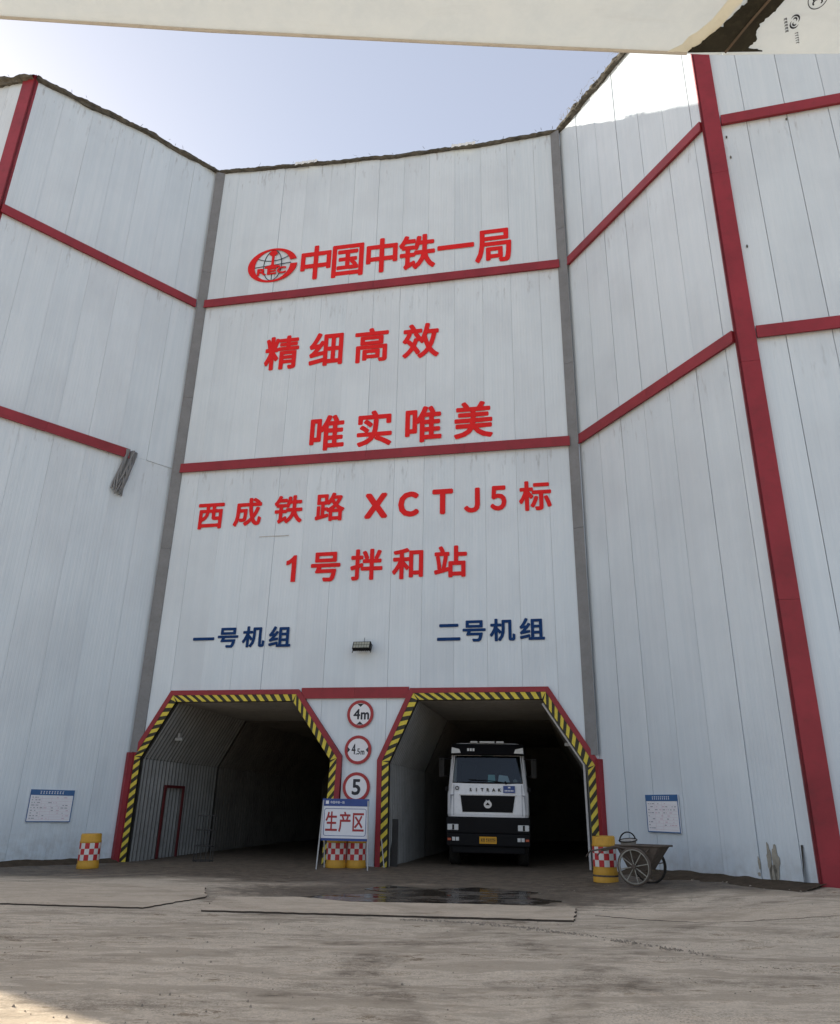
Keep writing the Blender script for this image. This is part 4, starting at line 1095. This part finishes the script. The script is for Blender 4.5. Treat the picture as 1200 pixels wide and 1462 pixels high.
for s_ in (-1, 1):
    m = MB(); m.tube([(.05, s_ * .33, .66), (-.42, s_ * .32, .72), (-.72, s_ * .30, .66), (-1.02, s_ * .28, .60), (-1.12, s_ * .27, .50)], [.02, .02, .018, .017, .017], 8); m.build('handle', 'rust', CT)
    m = MB(); m.tube([(-.35, s_ * .31, .70), (0, s_ * .38, .36), (.3, s_ * .31, .70)], .014, 6); m.build('strut', 'rust', CT)
m = MB(); m.tube([(-.50, -.31, .71), (-.52, 0, .715), (-.50, .31, .71)], .016, 6); m.build('cross_bar', 'rust', CT)
# bucket riding on the cart
BK = empty('mortar_bucket', CT.matrix_world @ Vector((-.22, -.02, .62)) if False else (4.74 + (-.24) * .783, 17.32 + .24 * .62, cz + .53)); BK.rotation_euler = (R(6), R(-8), .2)
BK.scale = (1.2, 1.2, 1.15); tag(BK, 'small cement stained bucket riding in the handcart', 'bucket')
m = MB(); m.lathe([(.105, 0), (.14, .27), (.146, .275), (.132, .265), (.10, .02)], 24, caps=(True, True)); m.build('pail', 'bucket', BK)
m = MB(); m.tube([(.15 * math.cos(t), .02, .26 + .15 * math.sin(t)) for t in np.linspace(0, math.pi, 13)], .012, 6); m.build('bail', 'truckblack', BK)
m = MB(); m.tube([(.155 * math.cos(t), .155 * math.sin(t), .275) for t in np.linspace(0, 2 * math.pi, 25)], .010, 6); m.build('pail_rim', 'truckblack', BK)

# ------------------------------------------------------------ pale board overhead, standing in for stamped vehicle glass
CZ = 3.25
CN = empty('glass_stand_in', (0, 1.3, CZ)); tag(CN, 'weathered pale overhead board standing in for vehicle glass, with a black sealed joint and printed stamps', 'glass_stand_in')
edge = [(-2.6, 1.25), (-1.06, 1.32), (-.75, 1.335), (-.55, 1.342), (-.02, 1.36), (.33, 1.37), (.70, 1.379), (.7445, 1.380)]
edge2 = [(.745, 1.380), (.9, 1.374), (1.04, 1.370), (2.6, 1.33)]
def cboard(pts, x0, x1, name='stand_in_board'):
    p = [(x, y - 1.3) for x, y in pts]; m = MB(); m.prismz(p + [(x1, -3.4), (x0, -3.4)], 0, .045); return m.build(name, 'glass_stand_in', CN, bevel=.004)
cboard(edge, -2.6, .7445); cboard(edge2, .745, 2.6)
# tar band under the joint: runs back at an angle, ragged sides
rs = random.Random(12)
la = [(.655, 1.368), (.68, 1.345), (.70, 1.32), (.72, 1.295), (.738, 1.262), (.752, 1.235), (.772, 1.19), (.82, 1.09), (.95, .8), (1.3, 0)]
lb = [(.84, 1.362), (.80, 1.355), (.812, 1.335), (.80, 1.30), (.815, 1.272), (.83, 1.245), (.862, 1.19), (.91, 1.09), (1.04, .8), (1.4, 0)]
p = []
for s_ in (la, lb[::-1]):
    for a, b_ in zip(s_, s_[1:]):
        for k in range(5):
            t = k / 5; p.append((a[0] + (b_[0] - a[0]) * t + rs.uniform(-.004, .004), a[1] + (b_[1] - a[1]) * t + rs.uniform(-.003, .003) - 1.3))
    p.append((s_[-1][0], s_[-1][1] - 1.3))
tb = MB().prismz(p, -.006, -.001).build('tar_band', 'tar', CN)
m = MB(); m.tube([(.748, .066, -.006), (.775, -.01, -.008), (.80, -.07, -.008), (.95, -.45, -.008), (1.3, -1.25, -.008)], .0035, 6); m.build('joint_bead', 'rust', CN)
p = [(.652, .071), (.668, .055), (.70, .02), (.73, -.04), (.76, -.10), (.83, -.25), (.80, -.25), (.72, -.09), (.675, .0), (.635, .05), (.60, .072)]
MB().prismz(jag(p, .02, .004, 5), -.0012, -.0002).build('glue_smear', 'putty', CN)
m = MB(); m.tube([(-2.6, -.052, .004), (-1.06, .016, .003), (-.55, .040, .002), (-.02, .058, .003), (.33, .068, .002), (.655, .076, .003)], .006, 6); m.build('edge_seal', 'steel', CN)
# printed stamps on the underside (read from below, turned)
def stamp(cx_, cy_, rot):
    s = empty('printed_stamp', (cx_, cy_ - 1.3, -.0015), rot, CN); s.scale = (.78, .78, 1)
    m = MB()
    for k in range(32):
        t0, t1 = 2 * math.pi * k / 32, 2 * math.pi * (k + 1) / 32
        for r0, r1 in ((.026, .0285),):
            m.add([(r0 * 1.25 * math.cos(t0), r0 * math.sin(t0), 0), (r1 * 1.25 * math.cos(t0), r1 * math.sin(t0), 0), (r1 * 1.25 * math.cos(t1), r1 * math.sin(t1), 0), (r0 * 1.25 * math.cos(t1), r0 * math.sin(t1), 0)], [(0, 3, 2, 1)])
    for c in range(3):
        ox = (c - 1) * .013
        for k in range(14):
            t0, t1 = R(50 + 260 * k / 14), R(50 + 260 * (k + 1) / 14); r0, r1 = .008, .0115
            m.add([(ox + r0 * math.cos(t0), r0 * 1.3 * math.sin(t0), 0), (ox + r1 * math.cos(t0), r1 * 1.3 * math.sin(t0), 0), (ox + r1 * math.cos(t1), r1 * 1.3 * math.sin(t1), 0), (ox + r0 * math.cos(t1), r0 * 1.3 * math.sin(t1), 0)], [(0, 3, 2, 1)])
    m.build('ring_print', 'signblack', s); return s
stamp(.915, 1.228, R(70))
s = empty('printed_mark', (.888, 1.285 - 1.3, -.0015), R(60), CN); s.scale = (.72, .72, 1)
m = MB()
for c in range(4):
    for k in range(12):
        t0, t1 = R(-50 + 185 * k / 12 + 180 * (c % 2)), R(-50 + 185 * (k + 1) / 12 + 180 * (c % 2))
        r0 = .006 + .010 * (c // 2); r1 = r0 + .0065 * math.sin(math.pi * (k + .6) / 12.4)
        ox, oy = .005 * (1 - 2 * (c % 2)), .002
        m.add([(ox + r0 * math.cos(t0), oy + r0 * .8 * math.sin(t0), -.0001 * c), (ox + r1 * math.cos(t0), oy + r1 * .8 * math.sin(t0), -.0001 * c), (ox + r1 * math.cos(t1), oy + r1 * .8 * math.sin(t1), -.0001 * c), (ox + r0 * math.cos(t1), oy + r0 * .8 * math.sin(t1), -.0001 * c)], [(0, 3, 2, 1)])
m.build('swirl_print', 'signblack', s)
m = MB()
for k in range(5): 
    m.box(-.028 + k * .012, -.020 + k * .012, .024, .026, -.0004, 0); m.box(-.028 + k * .012, -.026 + k * .012, .024, .033, -.0005, 0); m.box(-.024 + k * .012, -.022 + k * .012, .026, .034, -.0006, 0)
    m.box(.045 + k * .010, .051 + k * .010, -.004, -.002, -.0004, 0); m.box(.045 + k * .010, .047 + k * .010, -.004, .006, -.0005, 0)
m.build('small_print', 'signblack', s)
for x in (-2.4, 2.4):
    MB().box(x - .04, x + .04, -3.3, -3.22, -CZ, 0).build('post', 'steel', CN)
